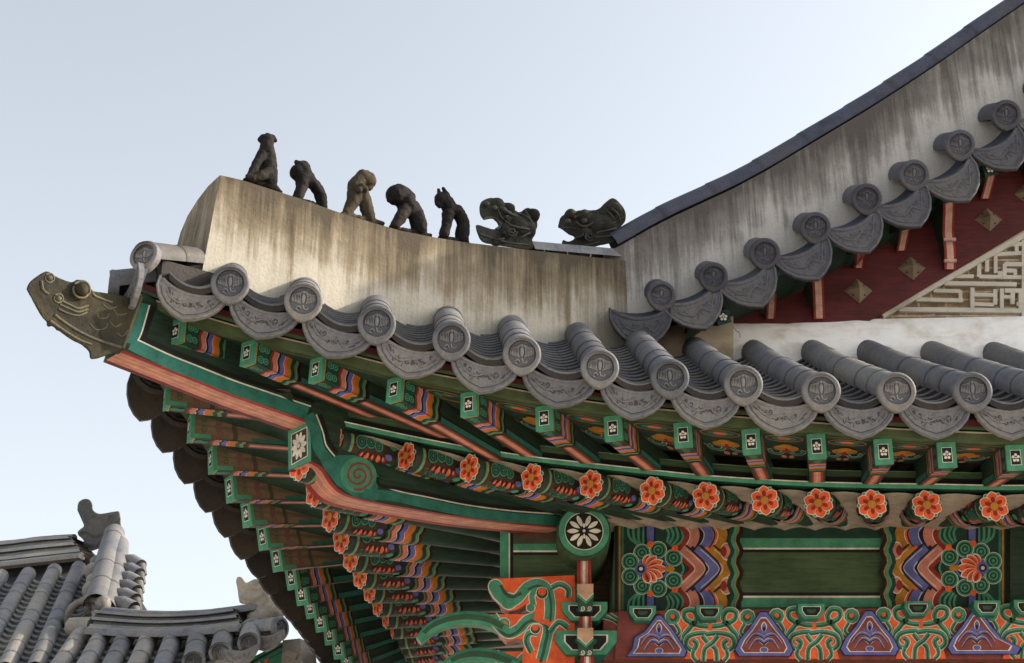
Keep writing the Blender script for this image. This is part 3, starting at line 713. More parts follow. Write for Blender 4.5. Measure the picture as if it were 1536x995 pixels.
# ------------------------------------------------------------------ purlins and painted front board
fP = lambda Y: (lambda x, y, h: onY(x, y, Y) + V((0, -h, 0)))
m = MB()
def slab(m, pts, Y, depth, mat, side=None): m.prism([onY(x, y, Y) for x, y in pts], V((0, depth, 0)), mat, side)
slab(m, [(922, 783), (2300, 778), (2330, 920), (918, 920)], YW, .34, 'green_wood')
p = Paint(m, fP(YW), .00013)
CYP = 854.0
def motif(cx, sg):
    X = lambda x: cx + sg * (x - 985)
    q = lambda L: [(X(a), b) for a, b in L]
    T, B = 786, 919
    p.poly(q([(924, T), (1104, T), (1112, B), (922, B)]), 'dgreen')
    p.poly(q([(922, T), (926, T), (926, B), (922, B)]), 'black'); p.poly(q([(928, T), (931, T), (931, B), (928, B)]), 'ochre'); p.poly(q([(932, T), (936, T), (936, B), (932, B)]), 'teal')
    for s in (-1, 1):                                # concentric ribs in the corners
        y = lambda v: CYP + s * v
        for k in range(5):
            p.stroke(q([(942 + k * 8, y(66)), (944 + k * 7, y(48 - k * 2)), (958 + k * 3, y(36 - k * 1))]), 3.6, 'green')
            p.stroke(q([(996 + k * 8, y(66)), (1003 + k * 7, y(54 - k * 3)), (1000 + k * 3, y(40 - k * 3))]), 3.6, 'green')
        p.poly(q([(966, y(66)), (984, y(66)), (983, y(20)), (967, y(20))]), 'navy'); p.poly(q([(970, y(66)), (981, y(66)), (980, y(20)), (971, y(20))]), 'blue')
        for off, lo, hi in ((42, 'orange', 'ochre'), (21, 'navy', 'blue'), (0, 'red', 'pink')):
            c = [(1036 + off, y(68)), (1042 + off, y(46)), (1030 + off, y(22)), (1016 + off, y(4))] if False else [(1028 + off, y(70)), (1042 + off, y(54)), (1035 + off, y(34)), (1008 + off, y(9))]
            c0 = [(a - 8, b) for a, b in c]
            p.stroke(q(c0), 15, lo); p.stroke(q([(a + 9, b) for a, b in c]), 2, 'black'); p.stroke(q(c), 14, hi); p.stroke(q([(a - 7.2, b) for a, b in c]), 1.0, 'white')
    for off, lo, hi in ((42, 'orange', 'ochre'), (21, 'navy', 'blue'), (0, 'red', 'pink')):
        c = [(1022 + off, CYP - 29), (1038 + off, CYP - 15), (1050 + off, CYP), (1038 + off, CYP + 15), (1022 + off, CYP + 29)]; p.stroke(q([(a + 1, b) for a, b in c]), 19, 'black')
        p.stroke(q([(a - 9, b) for a, b in c]), 14, lo); p.stroke(q(c), 15, hi); p.stroke(q([(a - 7.8, b) for a, b in c]), 1.0, 'white'); p.stroke(q([(a + 7.5, b) for a, b in c]), .9, 'white')
    p.poly(q([(1012, CYP - 20), (1024, CYP - 8), (1028, CYP), (1024, CYP + 8), (1012, CYP + 20), (996, CYP)]), 'dgreen')
    p.stroke(q([(1010, CYP - 20), (1022, CYP - 8), (1025, CYP), (1022, CYP + 8), (1010, CYP + 20)]), 3, 'green')
    for s in (-1, 1): p.disc(X(1089), CYP + s * 26, 9, 'white', 12, 1.5); p.disc(X(1089), CYP + s * 26, 8, 'pink', 12, 1.5); p.disc(X(1085), CYP + s * 26, 5, 'red', 12, 1.6)
    wv = [(1101 + 3 * math.sin(k * 1.26), lerp(T, B, k / 20)) for k in range(21)]
    p.stroke(q([(a - 4, b) for a, b in wv]), 9, 'dgreen', False); p.stroke(q(wv), 5, 'green', False); p.stroke(q([(a + 4, b) for a, b in wv]), 2, 'ochre', False); p.stroke(q([(a + 8, b) for a, b in wv]), 6, 'black', False)
    # lotus medallion
    p.disc(X(983), CYP + 1, 38, 'dgreen', 22, .9)
    for a, b in ((963, -24), (987, -28), (1010, -16), (963, 26), (987, 30), (1010, 18), (945, -10), (945, 12)):
        p.disc(X(a), CYP + b, 13.2, 'white', 16); p.curl(X(a), CYP + b, 12.4, 16, 1, ('green', 'dgreen', 'green', 'dgreen', 'green'))
    for a, b in ((975, -36), (1012, -30), (975, 38), (1012, 32)): p.disc(X(a), CYP + b, 5, 'orange', 8)
    p.disc(X(978), CYP + 1, 24, 'blue', 18, .78); p.disc(X(978), CYP + 1, 21, 'navy', 18, .78)
    for k in range(7): a = -1.2 + .4 * k; p.petal(X(965), CYP + 1, (a if sg > 0 else math.pi - a), 36 - 4 * abs(k - 3), 7, 'white', .1); p.petal(X(965), CYP + 1, (a if sg > 0 else math.pi - a), 34 - 4 * abs(k - 3), 5.8, 'orange', .1); p.petal(X(965), CYP + 1, (a if sg > 0 else math.pi - a), 22, 2.6, 'red', .3)
    p.disc(X(961), CYP + 1, 9, 'blue', 12); p.disc(X(961), CYP + 1, 6, 'navy', 10); p.disc(X(961), CYP + 1, 3, 'white', 8); p.petal(X(992), CYP + 1, 0 if sg > 0 else math.pi, 20, 5, 'ochre', .1)
p.rect(1108, 792, 1322, 807, 'dgreen'); p.rect(1110, 808, 1322, 822, 'green'); p.rect(1110, 822, 1322, 824.5, 'white'); p.rect(1110, 824.5, 1322, 829, 'black')
p.rect(1112, 889, 1322, 895, 'black'); p.rect(1112, 894, 1322, 897, 'white'); p.rect(1112, 897, 1322, 911, 'green')
motif(985, 1); motif(1447, -1)
p.rect(1512, 786, 1580, 919, 'dark_green_wood'); motif(1640, 1); p.rect(1770, 808, 2320, 822, 'green'); p.rect(1770, 897, 2320, 911, 'green')
part(m, 'front_purlin')
m = MB()                                             # end of the front board running out past the corner
slab(m, [(750, 795), (870, 792), (870, 872), (752, 872)], YW - .02, .2, 'green_wood')
p = Paint(m, fP(YW - .02))
p.rect(750, 797, 870, 813, 'woodb'); p.rect(750, 797, 763, 872, 'green'); p.rect(763, 800, 765, 872, 'white'); p.rect(765, 800, 770, 872, 'black'); p.rect(770, 816, 850, 826, 'green'); p.rect(770, 826, 850, 828.5, 'white'); p.rect(770, 828.5, 850, 833, 'black')
part(m, 'purlin_tenon')
m = MB()                                             # round side purlin, its end facing us
pc = onY(876, 797, 7.96); R = (onY(917, 797, 7.96) - pc).x; n = 40
rg = lambda r, y: [V((pc.x + r * math.cos(2 * math.pi * k / n), y, pc.z + r * math.sin(2 * math.pi * k / n))) for k in range(n)]
m.grid([rg(R, 13), rg(R, 8.3), rg(R, 7.985), rg(R * .985, 7.965), rg(R * .965, 7.96)], 'green_wood', True, True); m.face(rg(R * .965, 7.96), 'dgreen')
p = Paint(m, lambda u, v, h: V((pc.x + u * R, 7.96 - h, pc.z + v * R)), .0004)
p.disc(0, 0, .93, 'green', 36); p.disc(0, 0, .71, 'white', 36); p.disc(0, 0, .685, 'black', 36)
for a in (90 + 22, 90 - 22, 90 + 55, 90 - 55, 180, 0, 270 + 22, 270 - 22, 270 + 55, 270 - 55): p.petal(0, 0, rad(a), .63, .085, 'white', .28)
for a in (90, 270): p.petal(0, 0, rad(a), .30, .05, 'white', .35)
p.disc(0, 0, .055, 'white', 12)
part(m, 'side_purlin')
# ------------------------------------------------------------------ frieze with blue leaves and green vines, bearing blocks
m = MB(); YF = YW - .06
slab(m, [(928, 917), (2300, 903), (2330, 989), (922, 989)], YF, .3, 'plum')
p = Paint(m, fP(YF), .00008)
def vine(L, w_=10.5):
    w_ *= .86; p.stroke(L, w_ + 1.5, 'white'); p.stroke(L, w_, 'green'); p.stroke([(a, b + w_ * .22) for a, b in L], w_ * .38, 'mgreen')
for cx in (1065, 1221, 1381, 1541, 1698, 1855, 2012):
    dy = -(cx - 1065) * .009
    p.poly([(cx - 62, 918 + dy), (cx + 62, 918 + dy), (cx + 30, 962 + dy), (cx + 38, 989), (cx - 38, 989), (cx - 30, 962 + dy)], 'orange')
    for s in (-1, 1):
        q = lambda L: [(cx + s * a, b + dy) for a, b in L]
        vine(q([(3, 940), (18, 938), (36, 930), (38, 918), (26, 916), (20, 928), (30, 942), (38, 952), (40, 962)]), 9)
        p.disc(cx + s * 56, 926 + dy, 12.5, 'white', 9); p.disc(cx + s * 56, 926 + dy, 11.3, 'green', 9); p.disc(cx + s * 55, 927 + dy, 6, 'mgreen', 9); p.disc(cx + s * 56, 925 + dy, 3.6, 'orange', 8)
        vine(q([(52, 936), (46, 948), (54, 958), (46, 962)]), 6)
        vine(q([(-6, 952), (14, 950), (32, 955), (36, 968), (26, 976), (20, 966), (26, 960)]), 8.5)
        vine(q([(12, 954), (4, 964), (-8, 974), (-10, 992)]), 8); vine(q([(24, 975), (26, 984), (20, 992)]), 7)
for k, cx in enumerate((988, 1145, 1303, 1463, 1620, 1777, 1934, 2091)):
    dy = -(cx - 1065) * .009; l = -58 if k == 0 else -40; r_x = 62 if k == 3 else 40
    out = [(cx - 6, 921 + dy), (cx + 4, 921 + dy), (cx + 21, 944 + dy), (cx + 36, 962 + dy), (cx + r_x + 3, 977 + dy), (cx + r_x - 2, 986 + dy), (cx + l + 3, 986 + dy), (cx + l - 3, 977 + dy), (cx - 36, 962 + dy), (cx - 21, 944 + dy)]
    if k == 0: out = [(cx - 3, 925), (cx + 3, 925), (cx + 20, 946), (cx + 32, 964), (cx + 41, 978), (cx + 38, 986), (cx - 48, 986), (cx - 40, 976), (cx - 36, 958), (cx - 20, 948)]
    c_ = (cx, 962 + dy); sh = lambda f: [(lerp(c_[0], a, f), lerp(c_[1], b, f)) for a, b in out]
    p.poly(sh(1.05), 'navy'); p.poly(sh(1.0), 'blue'); p.poly(sh(.82), 'white'); p.poly(sh(.78), 'plum')
    for s in (-1, 1):
        for (x1, y1, x2, y2) in ((14, 955, 27, 968), (11, 963, 22, 976)):
            L = [(cx, y1 + 4 + dy), (cx + s * x1, y1 - 1 + dy), (cx + s * x2, y2 + dy)]
            p.stroke(L, lambda t: 6.6 * (1 - t * .75), 'white'); p.stroke(L, lambda t: 5.4 * (1 - t * .8), 'blue'); p.stroke([(a, b + 1.6) for a, b in L], lambda t: 2.4 * (1 - t * .8), 'navy')
        p.stroke([(cx, 960 + dy), (cx + s * 4, 950 + dy), (cx + s * 9, 947 + dy), (cx + s * 8, 952 + dy)], 3, 'blue')
    p.petal(cx, 952 + dy, -math.pi / 2, 17, 4.5, 'white'); p.petal(cx, 952 + dy, -math.pi / 2, 15.5, 3.5, 'blue'); p.petal(cx, 950 + dy, -math.pi / 2, 8, 2, 'navy'); p.disc(cx, 977 + dy, 6.5, 'white', 10, .7); p.disc(cx, 977 + dy, 5.5, 'blue', 10, .7)
part(m, 'painted_frieze')
def block(cx, y0, w0, w1, h, Y, depth=.12, name='bearing_block'):
    m = MB(); out = [(cx - w0, y0), (cx + w0, y0), (cx + w0, y0 + h * .45), (cx + w1, y0 + h), (cx - w1, y0 + h), (cx - w0, y0 + h * .45)]
    slab(m, out, Y, depth, 'green', 'teal'); p = Paint(m, fP(Y), .0003)
    s = lambda f, g: [(cx + (a - cx) * f, y0 + h * .5 + (b - y0 - h * .5) * g) for a, b in out]
    p.poly(s(.72, .66), 'white'); p.poly(s(.66, .58), 'black'); p.poly(s(.36, .28), 'mgreen')
    return part(m, name)
for cx, y in ((964, 909), (1064, 908), (1217, 906), (1377, 902), (1481, 901), (1541, 900), (1698, 898), (1855, 897), (2012, 896)): block(cx, y, 20, 12, 22, YF - .09, .16)
# ------------------------------------------------------------------ bracket arms at the corner
m = MB(); YB = YW - .10
def scroll(p, L, w_=17):
    p.stroke(L, w_ + 2.4, 'white'); p.stroke(L, w_, 'green'); p.stroke([(a - 1, b + w_ * .24) for a, b in L], w_ * .30, 'mgreen')
def arm(out, Y, deco, depth=.13):
    m = MB(); slab(m, out, Y, depth, 'orange', 'pink'); p = Paint(m, fP(Y), .0003); deco(p); return part(m, 'bracket_arm')
def d1(p):
    L1 = [(741, 880), (748, 893), (762, 903), (776, 898), (790, 882), (806, 876), (820, 884), (825, 905), (824, 930)]; L2 = [(806, 884), (798, 893), (800, 908)]
    for g, c in ((1.3, 'white'), (0, 'green')):
        p.disc(743, 880, 10 + g, c, 16); p.disc(763, 902, 12 + g, c, 16); p.stroke(L1, 15 + 2 * g, c); p.stroke(L2, 8 + 2 * g, c); p.disc(796, 912, 6 + g, c, 12)
    p.stroke([(a + 1.5, b + 3) for a, b in L1[4:]], 3.5, 'mgreen')
    p.stroke([(751, 878), (757, 889), (768, 896), (782, 890)], 5, 'mgreen'); p.disc(813, 890, 9.5, 'white', 14); p.disc(813, 890, 8.5, 'mgreen', 14); p.disc(813, 888, 6, 'orange', 12)
    scroll(p, [(828, 882), (840, 877), (852, 884), (852, 896)], 8)
arm([(732, 880), (734, 872), (741, 867.5), (750, 868), (862, 863), (862, 955), (800, 930), (803, 920), (795, 919.5), (789, 915), (789, 907), (776, 914), (763, 917), (752, 911), (748, 900), (738, 891)], YB, d1)
def d2(p):
    scroll(p, [(738, 924), (748, 938), (762, 950), (778, 944), (792, 930), (810, 928), (822, 940), (818, 966), (812, 990)], 15)
    scroll(p, [(806, 950), (794, 950), (790, 962), (797, 978)], 9); p.disc(803, 944, 8, 'white', 14); p.disc(803, 944, 7, 'mgreen', 14); p.disc(803, 942, 4.6, 'orange', 12)
    p.disc(756, 936, 9.5, 'white', 14); p.disc(756, 936, 8.5, 'green', 14); p.disc(757, 937, 4.5, 'orange', 12); scroll(p, [(826, 948), (838, 934), (852, 942)], 8)
arm([(735, 922), (862, 920), (862, 1010), (782, 1010), (784, 978), (788, 960), (776, 958), (760, 962), (748, 950)], YB + .004, d2)
def d3(p): scroll(p, [(742, 982), (770, 1000), (790, 985), (812, 984), (826, 1000)], 15)
arm([(740, 978), (862, 976), (862, 1060), (770, 1060)], YB + .008, d3)
def tongue(L, w_):                                    # long curving tongue of a bracket, solid and rounded
    m = MB(); P = [onY(x, y, YB + .06) for x, y in spline(L, 6)]; k = len(P)
    rows = []
    for i, q in enumerate(P):
        t = (P[min(i + 1, k - 1)] - P[max(i - 1, 0)]).normalized(); n_ = V((-t.z, 0, t.x)); h = w_ * (.35 + .65 * math.sin(math.pi * (.12 + .88 * i / (k - 1)) ** .8 * .62)); d = .065
        rows.append([q + n_ * h + V((0, -d * .8, 0)), q + n_ * h * .4 + V((0, -d, 0)), q - n_ * h * .5 + V((0, -d, 0)), q - n_ * h + V((0, -d * .7, 0)), q - n_ * h + V((0, d, 0)), q + n_ * h + V((0, d, 0))])
    m.grid(rows, 'green', False, True); m.face(rows[0], 'green'); m.face(rows[-1], 'green')
    m.grid([[r[1] + V((0, -.0015, 0)), r[2] + V((0, -.0015, 0))] for r in rows[3:-2]], 'mgreen', False)
    return part(m, 'bracket_tongue')
tongue([(628, 962), (648, 943), (675, 932), (705, 929), (735, 934), (762, 948)], .034)
tongue([(668, 1000), (690, 988), (715, 984), (745, 988), (775, 1000)], .036)
block(877, 903, 34, 21, 28, YB - .05, .2); block(879, 946, 46, 30, 36, YB - .06, .2)
m = MB()                                             # the arm that comes straight at us, seen end on
for (x0, x1, y0, y1) in ((866, 886, 836, 880), (869, 887, 925, 945), (871, 890, 985, 1010)):
    slab(m, [(x0, y0), (x1, y0), (x1 + 1, y1), (x0 + 1, y1)], YB - .12, .12, 'pink', 'red'); p = Paint(m, fP(YB - .12), .0003); p.rect(x0, y0, x0 + 5, y1, 'red'); p.rect(x1 - 4, y0, x1, y1, 'red'); p.rect(x0 + 8, y0, x0 + 12, y1, 'white')
for y in (876, 942):
    slab(m, [(866, y), (890, y), (890, y + 16), (879, y + 28), (866, y + 16)], YB - .16, .14, 'peach', 'green'); p = Paint(m, fP(YB - .16), .0003)
    p.stroke([(867, y + 17), (879, y + 28), (890, y + 17)], 4, 'green', False); p.stroke([(867, y + 14), (879, y + 25), (890, y + 14)], 1.4, 'white', False)
    slab(m, [(867, y + 17), (879, y + 29), (890, y + 17), (889, y + 42), (868, y + 42)], YB - .13, .1, 'mgreen', 'dgreen')
    p = Paint(m, fP(YB - .13), .0003)
    for s in (-1, 1): p.spiral(879 + s * 5, y + 37, .8, 4, 1.4, 1.2, 'white')
part(m, 'front_bracket')
m = MB()                                             # side wall boards and the vine board left of the frieze
slab(m, [(905, 920), (930, 918), (930, 990), (905, 990)], YF + .02, .1, 'plum'); p = Paint(m, fP(YF + .02), .0003)
vine([(905, 925), (920, 930), (932, 940), (936, 955), (938, 968)], 7); vine([(915, 922), (930, 930), (938, 925)], 5)
part(m, 'vine_board')
# ------------------------------------------------------------------ walls, columns and base below the picture
m = MB(); z0 = onY(1200, 989, YW).z
m.box(((XW + 8) / 2, YW + .2, z0 - .13), V(((8 - XW) / 2, 0, 0)), V((0, .16, 0)), V((0, 0, .13)), 'green_wood')
m.box((XW + .2, 10.6, z0 + .05), V((.14, 0, 0)), V((0, 2.3, 0)), V((0, 0, .20)), 'dark_green_wood'); part(m, 'tie_beam')
m = MB(); m.box(((XW + 8) / 2 + .3, YW + .28, (z0 - .26) / 2 + .2), V(((8 - XW) / 2, 0, 0)), V((0, .06, 0)), V((0, 0, (z0 - .66) / 2)), 'white_plaster'); m.box((XW + .3, 10.8, (z0 + .3) / 2), V((.06, 0, 0)), V((0, 2.4, 0)), V((0, 0, (z0 - .1) / 2)), 'white_plaster'); part(m, 'wall')
for x, y in ((XW + .2, YW + .2), (3.2, YW + .2), (6.2, YW + .2), (XW + .2, 12.6)):
    m = MB(); m.tube([(x, y, .4), (x, y, 1.5), (x, y, z0 - .02)], [.17, .175, .16], 'red_wood', 20); part(m, 'column')
m = MB(); m.box((4, 11.5, .2), V((4.6, 0, 0)), V((0, 4.0, 0)), V((0, 0, .2)), 'stone'); part(m, 'stone_base')
m = MB()                                             # painted cover inside the eave: closes the building behind purlin and brackets
m.box((4.2, YW + .42, 4.2), V((3.9, 0, 0)), V((0, .05, 0)), V((0, 0, .75)), 'brown_wood'); m.box((XW + .35, 10.8, 4.1), V((.04, 0, 0)), V((0, 2.4, 0)), V((0, 0, .5)), 'dark_green_wood'); part(m, 'inner_board')
# ------------------------------------------------------------------ gable: rake ridge, rake tiles, red boards, lattice
YG = 8.10
topG = [(903,383),(922,373),(942,362),(975,343),(1010,325),(1055,304),(1100,283),(1150,256),(1200,226),(1250,196),(1300,166),(1350,134),(1400,101),(1468,53),(1536,6),(1650,-75),(1800,-190)]
botG = [(940,480),(945,500),(950,500),(975,490),(1010,480),(1060,460),(1100,440),(1150,420),(1200,390),(1250,360),(1300,335),(1350,300),(1400,275),(1468,230),(1536,190),(1650,110),(1800,0)]
m = MB(); rows = []
for t, b_ in zip(topG, botG):
    T, B = onY(*t, YG), onY(*b_, YG); row = [B.lerp(T, k / 8) for k in range(9)]; row += [T + V((0, .03, .004)), T + V((0, .26, .004)), T + V((0, .28, -.02)), B + V((0, .30, 0))]; rows.append(row)
m.grid(rows, 'gable_plaster', True, False, lambda a, b_: clip(b_ / 8) if b_ < 9 else 1)
g_ = part(m, 'rake_ridge')
for p_ in g_.data.polygons: p_.use_smooth = False
m = MB(); P = [onY(x, y - 3, YG + .12) for x, y in topG[1:]]; Pd = [V(q) for q in spline([tuple(q) for q in P], 6)]
tile_row(m, Pd, .092, 'tile_cap', .36, n=10, tp=.05); part(m, 'ridge_cap')
YR = 7.82
rk = [(992,443),(1070,415),(1147,380),(1223,341),(1300,298),(1371,262),(1440,217),(1509,172),(1578,128),(1648,80),(1718,32),(1786,-18)]
dk = [(962,481),(1042,456),(1124,424),(1207,384),(1284,343),(1357,306),(1430,268),(1501,221),(1570,176),(1640,130),(1710,82),(1778,33)]
rkP = [onY(x, y, YR) for x, y in rk]
for i, e in enumerate(rkP):
    m = MB(); r_k = .086 if i > 1 else .080
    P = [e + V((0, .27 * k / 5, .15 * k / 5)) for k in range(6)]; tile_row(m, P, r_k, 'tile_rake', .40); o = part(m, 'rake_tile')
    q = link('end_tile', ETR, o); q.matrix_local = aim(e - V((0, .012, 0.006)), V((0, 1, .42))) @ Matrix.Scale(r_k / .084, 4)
    c = onY(dk[i][0], dk[i][1], YR + .03)
    sl_ = rkP[min(i + 1, len(rkP) - 1)] - rkP[max(min(i, len(rkP) - 2), 0)] ; a = math.atan2(sl_.z, sl_.x) * (.80 if i > 0 else .1)
    x = V((math.cos(a), 0, math.sin(a))); z = V((-math.sin(a), 0, math.cos(a)))
    ds = lpart('drip_tile', DTR[i % 2], frame(c + z * .066, x * 1.08, V((0, 1, 0)), z * 1.62))
    m = MB(); rr = []
    for k in range(4): rr.append([c + z * (.064 - .042 * (1 - (2 * j / 8 - 1) ** 2)) + x * lerp(-.17, .17, j / 8) + V((0, .02 + .10 * k, .01 + .055 * k)) for j in range(9)])
    m.grid(rr, 'tile_cap', True); o = part(m, 'rake_channel')
# boarding under the rake tiles
lowR = [(1040,500),(1085,470),(1140,445),(1215,410),(1290,368),(1365,330),(1440,288),(1510,240),(1600,182),(1720,105),(1810,45)]
m = MB(); rows = []
for x, y in lowR:
    a = onY(x - 6, y - 14, YR + .07); rows.append([a + V((0, -.02, .0)), a + V((0, -.02, .05)), a + V((0, .42, .06)), a + V((0, .42, 0))])
m.grid(rows, 'dark_green_wood', False, True); part(m, 'rake_soffit')
YBd = 8.30
m = MB(); slab(m, [(1060, 500), (1140, 430), (1290, 345), (1440, 262), (1600, 150), (1800, 20), (1800, 190), (1545, 338), (1300, 484)], YBd, .05, 'red_wood', 'red_wood')
bb = part(m, 'barge_board')
for x, y in ((1287, 437), (1367, 403), (1482, 330), (1541, 292), (1600, 258)):
    m = MB(); c = onY(x, y, YBd); s = .088; h = V((0, -.055, 0))
    q = [c + V((-s, 0, 0)), c + V((0, 0, -s * .95)), c + V((s, 0, 0)), c + V((0, 0, s * .95))]
    rim = [k + V((0, -.006, 0)) for k in q]
    for k in range(4): m.face([rim[k], rim[(k + 1) % 4], c + h], 'stud'); m.face([q[k], q[(k + 1) % 4], rim[(k + 1) % 4], rim[k]], 'stud')
    for k in range(4):
        a = rim[k].lerp(rim[(k + 1) % 4], .5); m.ball(a.lerp(c + h, .2), .006, 'black', 4)
    o = part(m, 'stud', bb)
def hanger(x0, y0, x1, y1, w_):                       # red and white curved bracket under the rake
    m = MB(); n = 8; L, R_ = [], []
    for k in range(n + 1):
        t = k / n; bul = .018 * math.sin(t * math.pi * 3) if y1 - y0 > 80 else .008 * math.sin(t * math.pi)
        c = onY(lerp(x0, x1, t), lerp(y0, y1, t), YBd - .02 - .30 * (1 - t) ** 1.3); L.append(c + V((-w_, -bul, 0))); R_.append(c + V((w_, -bul, 0)))
    for i in range(n):
        for f0, f1, mm in ((0, .22, 'red'), (.22, .42, 'dirtypink'), (.42, .62, 'peach'), (.62, .8, 'dirtypink'), (.8, 1, 'red')):
            m.face([L[i].lerp(R_[i], f0), L[i].lerp(R_[i], f1), L[i + 1].lerp(R_[i + 1], f1), L[i + 1].lerp(R_[i + 1], f0)], mm)
        back = lambda p: V((p.x, YBd, p.z))
        m.face([L[i], L[i + 1], back(L[i + 1]), back(L[i])], 'dark_green_wood'); m.face([R_[i], R_[i + 1], back(R_[i + 1]), back(R_[i])], 'red')
    m.face([L[-1], R_[-1], V((R_[-1].x, YBd, R_[-1].z)), V((L[-1].x, YBd, L[-1].z))], 'red')
    if y1 - y0 > 80:
        for t in (.62, .9):
            c = onY(lerp(x0, x1, t), lerp(y0, y1, t), YBd - .03 - .30 * (1 - t) ** 1.3); m.tube([c + V((-w_ * 1.05, -.01, 0)), c + V((w_ * 1.05, -.01, 0))], .012, 'dirtypink', 8)
    part(m, 'rake_bracket')
for a in ((1158, 440, 1156, 478, .028), (1226, 405, 1229, 478, .034), (1292, 368, 1288, 402, .030), (1360, 330, 1352, 376, .030), (1422, 290, 1425, 404, .036), (1490, 250, 1478, 298, .030), (1552, 200, 1556, 300, .034)): hanger(*a)
for x, y in ((1085, 476), (1222, 408), (1291, 367), (1356, 335), (1421, 294), (1485, 254), (1553, 210)):
    m = MB(); c = onY(x, y, YR + .08)
    m.box(c + V((0, .2, .09)), V((.040, 0, .012)), V((0, .2, .09)), V((-.008, 0, .045)), 'dgreen'); p = Paint(m, lambda u, v, h: c + V((u, -h, v)), .0003)
    p.disc(0, 0, .036, 'black', 14)
    for k in range(5): p.disc(.0165 * math.cos(1.57 + 1.2566 * k), .0165 * math.sin(1.57 + 1.2566 * k), .0085, 'white', 10)
    p.disc(0, 0, .005, 'white', 8); part(m, 'rake_rafter')
# brick lattice gable field and white band
YL = 8.36
m = MB(); slab(m, [(1290, 488), (2300, 478), (1800, 160), (1536, 330)], YL, .06, 'brick')
def strip(m, x0, y0, x1, y1, w_=6.5, mat='lattice', h=.022):
    a, b_ = V((x0, y0)), V((x1, y1)); t = (b_ - a).normalized(); q = V((-t.y, t.x)) * w_ / 2
    slab(m, [tuple(a + q), tuple(b_ + q), tuple(b_ - q), tuple(a - q)], YL - h - random.uniform(0, .004), h + .01, mat)
o_ = lambda x, y: (1300 + x / 2.487, 100 + y / 2.487)
strip(m, *o_(15, 932), *o_(620, 585), 9, 'old_plaster', .03); strip(m, *o_(60, 928), *o_(620, 610), 8, 'lattice', .032)
for (x0, y0, x1, y1) in ((120,905,700,912),(185,868,360,872),(250,835,350,838),(395,850,475,852),(395,885,475,888),(290,808,560,812),(330,782,400,782),(510,858,545,860),(515,835,700,838),(560,885,700,886),
                         (350,835,350,872),(395,825,395,905),(480,830,480,888),(505,828,505,905),(545,840,545,886),(575,838,575,905),(420,735,420,785),(450,715,450,765),(482,700,482,770),(420,783,700,788),(515,760,560,762),(515,735,515,785),(515,737,600,737),(480,700,700,690),(555,760,555,785),(490,770,515,770),(500,665,700,655),(560,690,560,655)):
    strip(m, *o_(x0, y0), *o_(x1, y1), random.uniform(5.2, 6.4))
for k in range(8): strip(m, 1536 + k * 24, 480, 1536 + k * 24, 360, 6)
part(m, 'lattice_gable')
m = MB(); n = 40; rows = []
for k in range(n + 1):
    x = lerp(985, 2300, k / n); t = 482.5 - 8 * clip((x - 1110) / 420) + (lerp(14, 0, clip((x - 985) / 110)) if x < 1095 else 0); yy = [t, t + 14, t + 26, 512, 540, 570]
    nz = lambda i: .012 * noise.noise(V((x * .02, i * 1.7, 3)))
    rows.append([onY(x, t + .5, YL + .12)] + [onY(x, y, YL - .05 - .10 * (i / 5) + nz(i) + (-.02 if i else .0)) for i, y in enumerate(yy)])
m.grid(rows, 'white_plaster', True); part(m, 'plaster_band')
m = MB(); rows = []
for k in range(12):
    x = lerp(930, 1100, k / 11); ys = [lerp(505, 470, k / 11), lerp(520, 492, k / 11), 520, 560]
    rows.append([onY(x, y, 8.20 - .03 * i + .02 * noise.noise(V((x * .05, i, 0)))) for i, y in enumerate(ys)])
m.grid(rows, 'old_plaster', True); part(m, 'plaster_fillet')
# cracks in the old plaster: thin dark strokes
m = MB(); p = Paint(m, lambda u, v, h: onY(u, v, YL - .13) + V((0, -h, 0)), .0003)
p.stroke([(1098, 489), (1104, 496), (1109, 500), (1110, 507)], .9, 'woodb'); p.stroke([(1037, 482), (1044, 490), (1042, 500)], .9, 'woodb'); part(m, 'plaster_crack')
# upper roof behind the rake ridge, side roof above the left eave
m = MB(); PT = [onY(x, y, YG) - UP * .12 for x, y in topG[:15]]; apex = PT[-1]
mir = [V((2 * apex.x - q.x, q.y, q.z)) for q in reversed(PT[:-1])]
m.grid([[q + V((0, dy, 0)) for q in PT + mir] for dy in (.05, 3, 7)], 'tile', False)
m.grid([[q + V((0, .06, 0)), q + V((0, .06, -.25))] for q in PT + mir], 'gable_plaster', False)
part(m, 'upper_roof')
m = MB()
le = [q + V((.02, 0, .0)) for q in pts[3:]]
up_ = []
for q in le:
    yy = max(q.y + .12, YG); up_.append(V((PT[1].x, yy, PT[1].z - .15)))
m.grid([[q + UP * .02 for q in le], [q.lerp(u, .5) - UP * .06 for q, u in zip(le, up_)], up_], 'tile', False); part(m, 'side_roof')
m = MB()                                             # front roof underlay
m.grid([[q[0] - UP * .10 + V((0, .06, 0)) for q in paths], [q[-1] - UP * .13 for q in paths]], 'brown_wood', False)
mirr = 2 * apex.x
m.face([V((paths[-1][0].x, 6.5, 4.0)), V((mirr + 1.9, 6.3, 4.3)), V((mirr, 8.3, 5.1)), V((paths[-1][-1].x, 8.4, 5.1))], 'tile')
m.face([V((apex.x - 1.9, 8.5, 5.15)), V((apex.x + 2.6, 8.5, 5.15)), apex + V((0, .4, -.3))], 'brick')
part(m, 'roof_underlay')
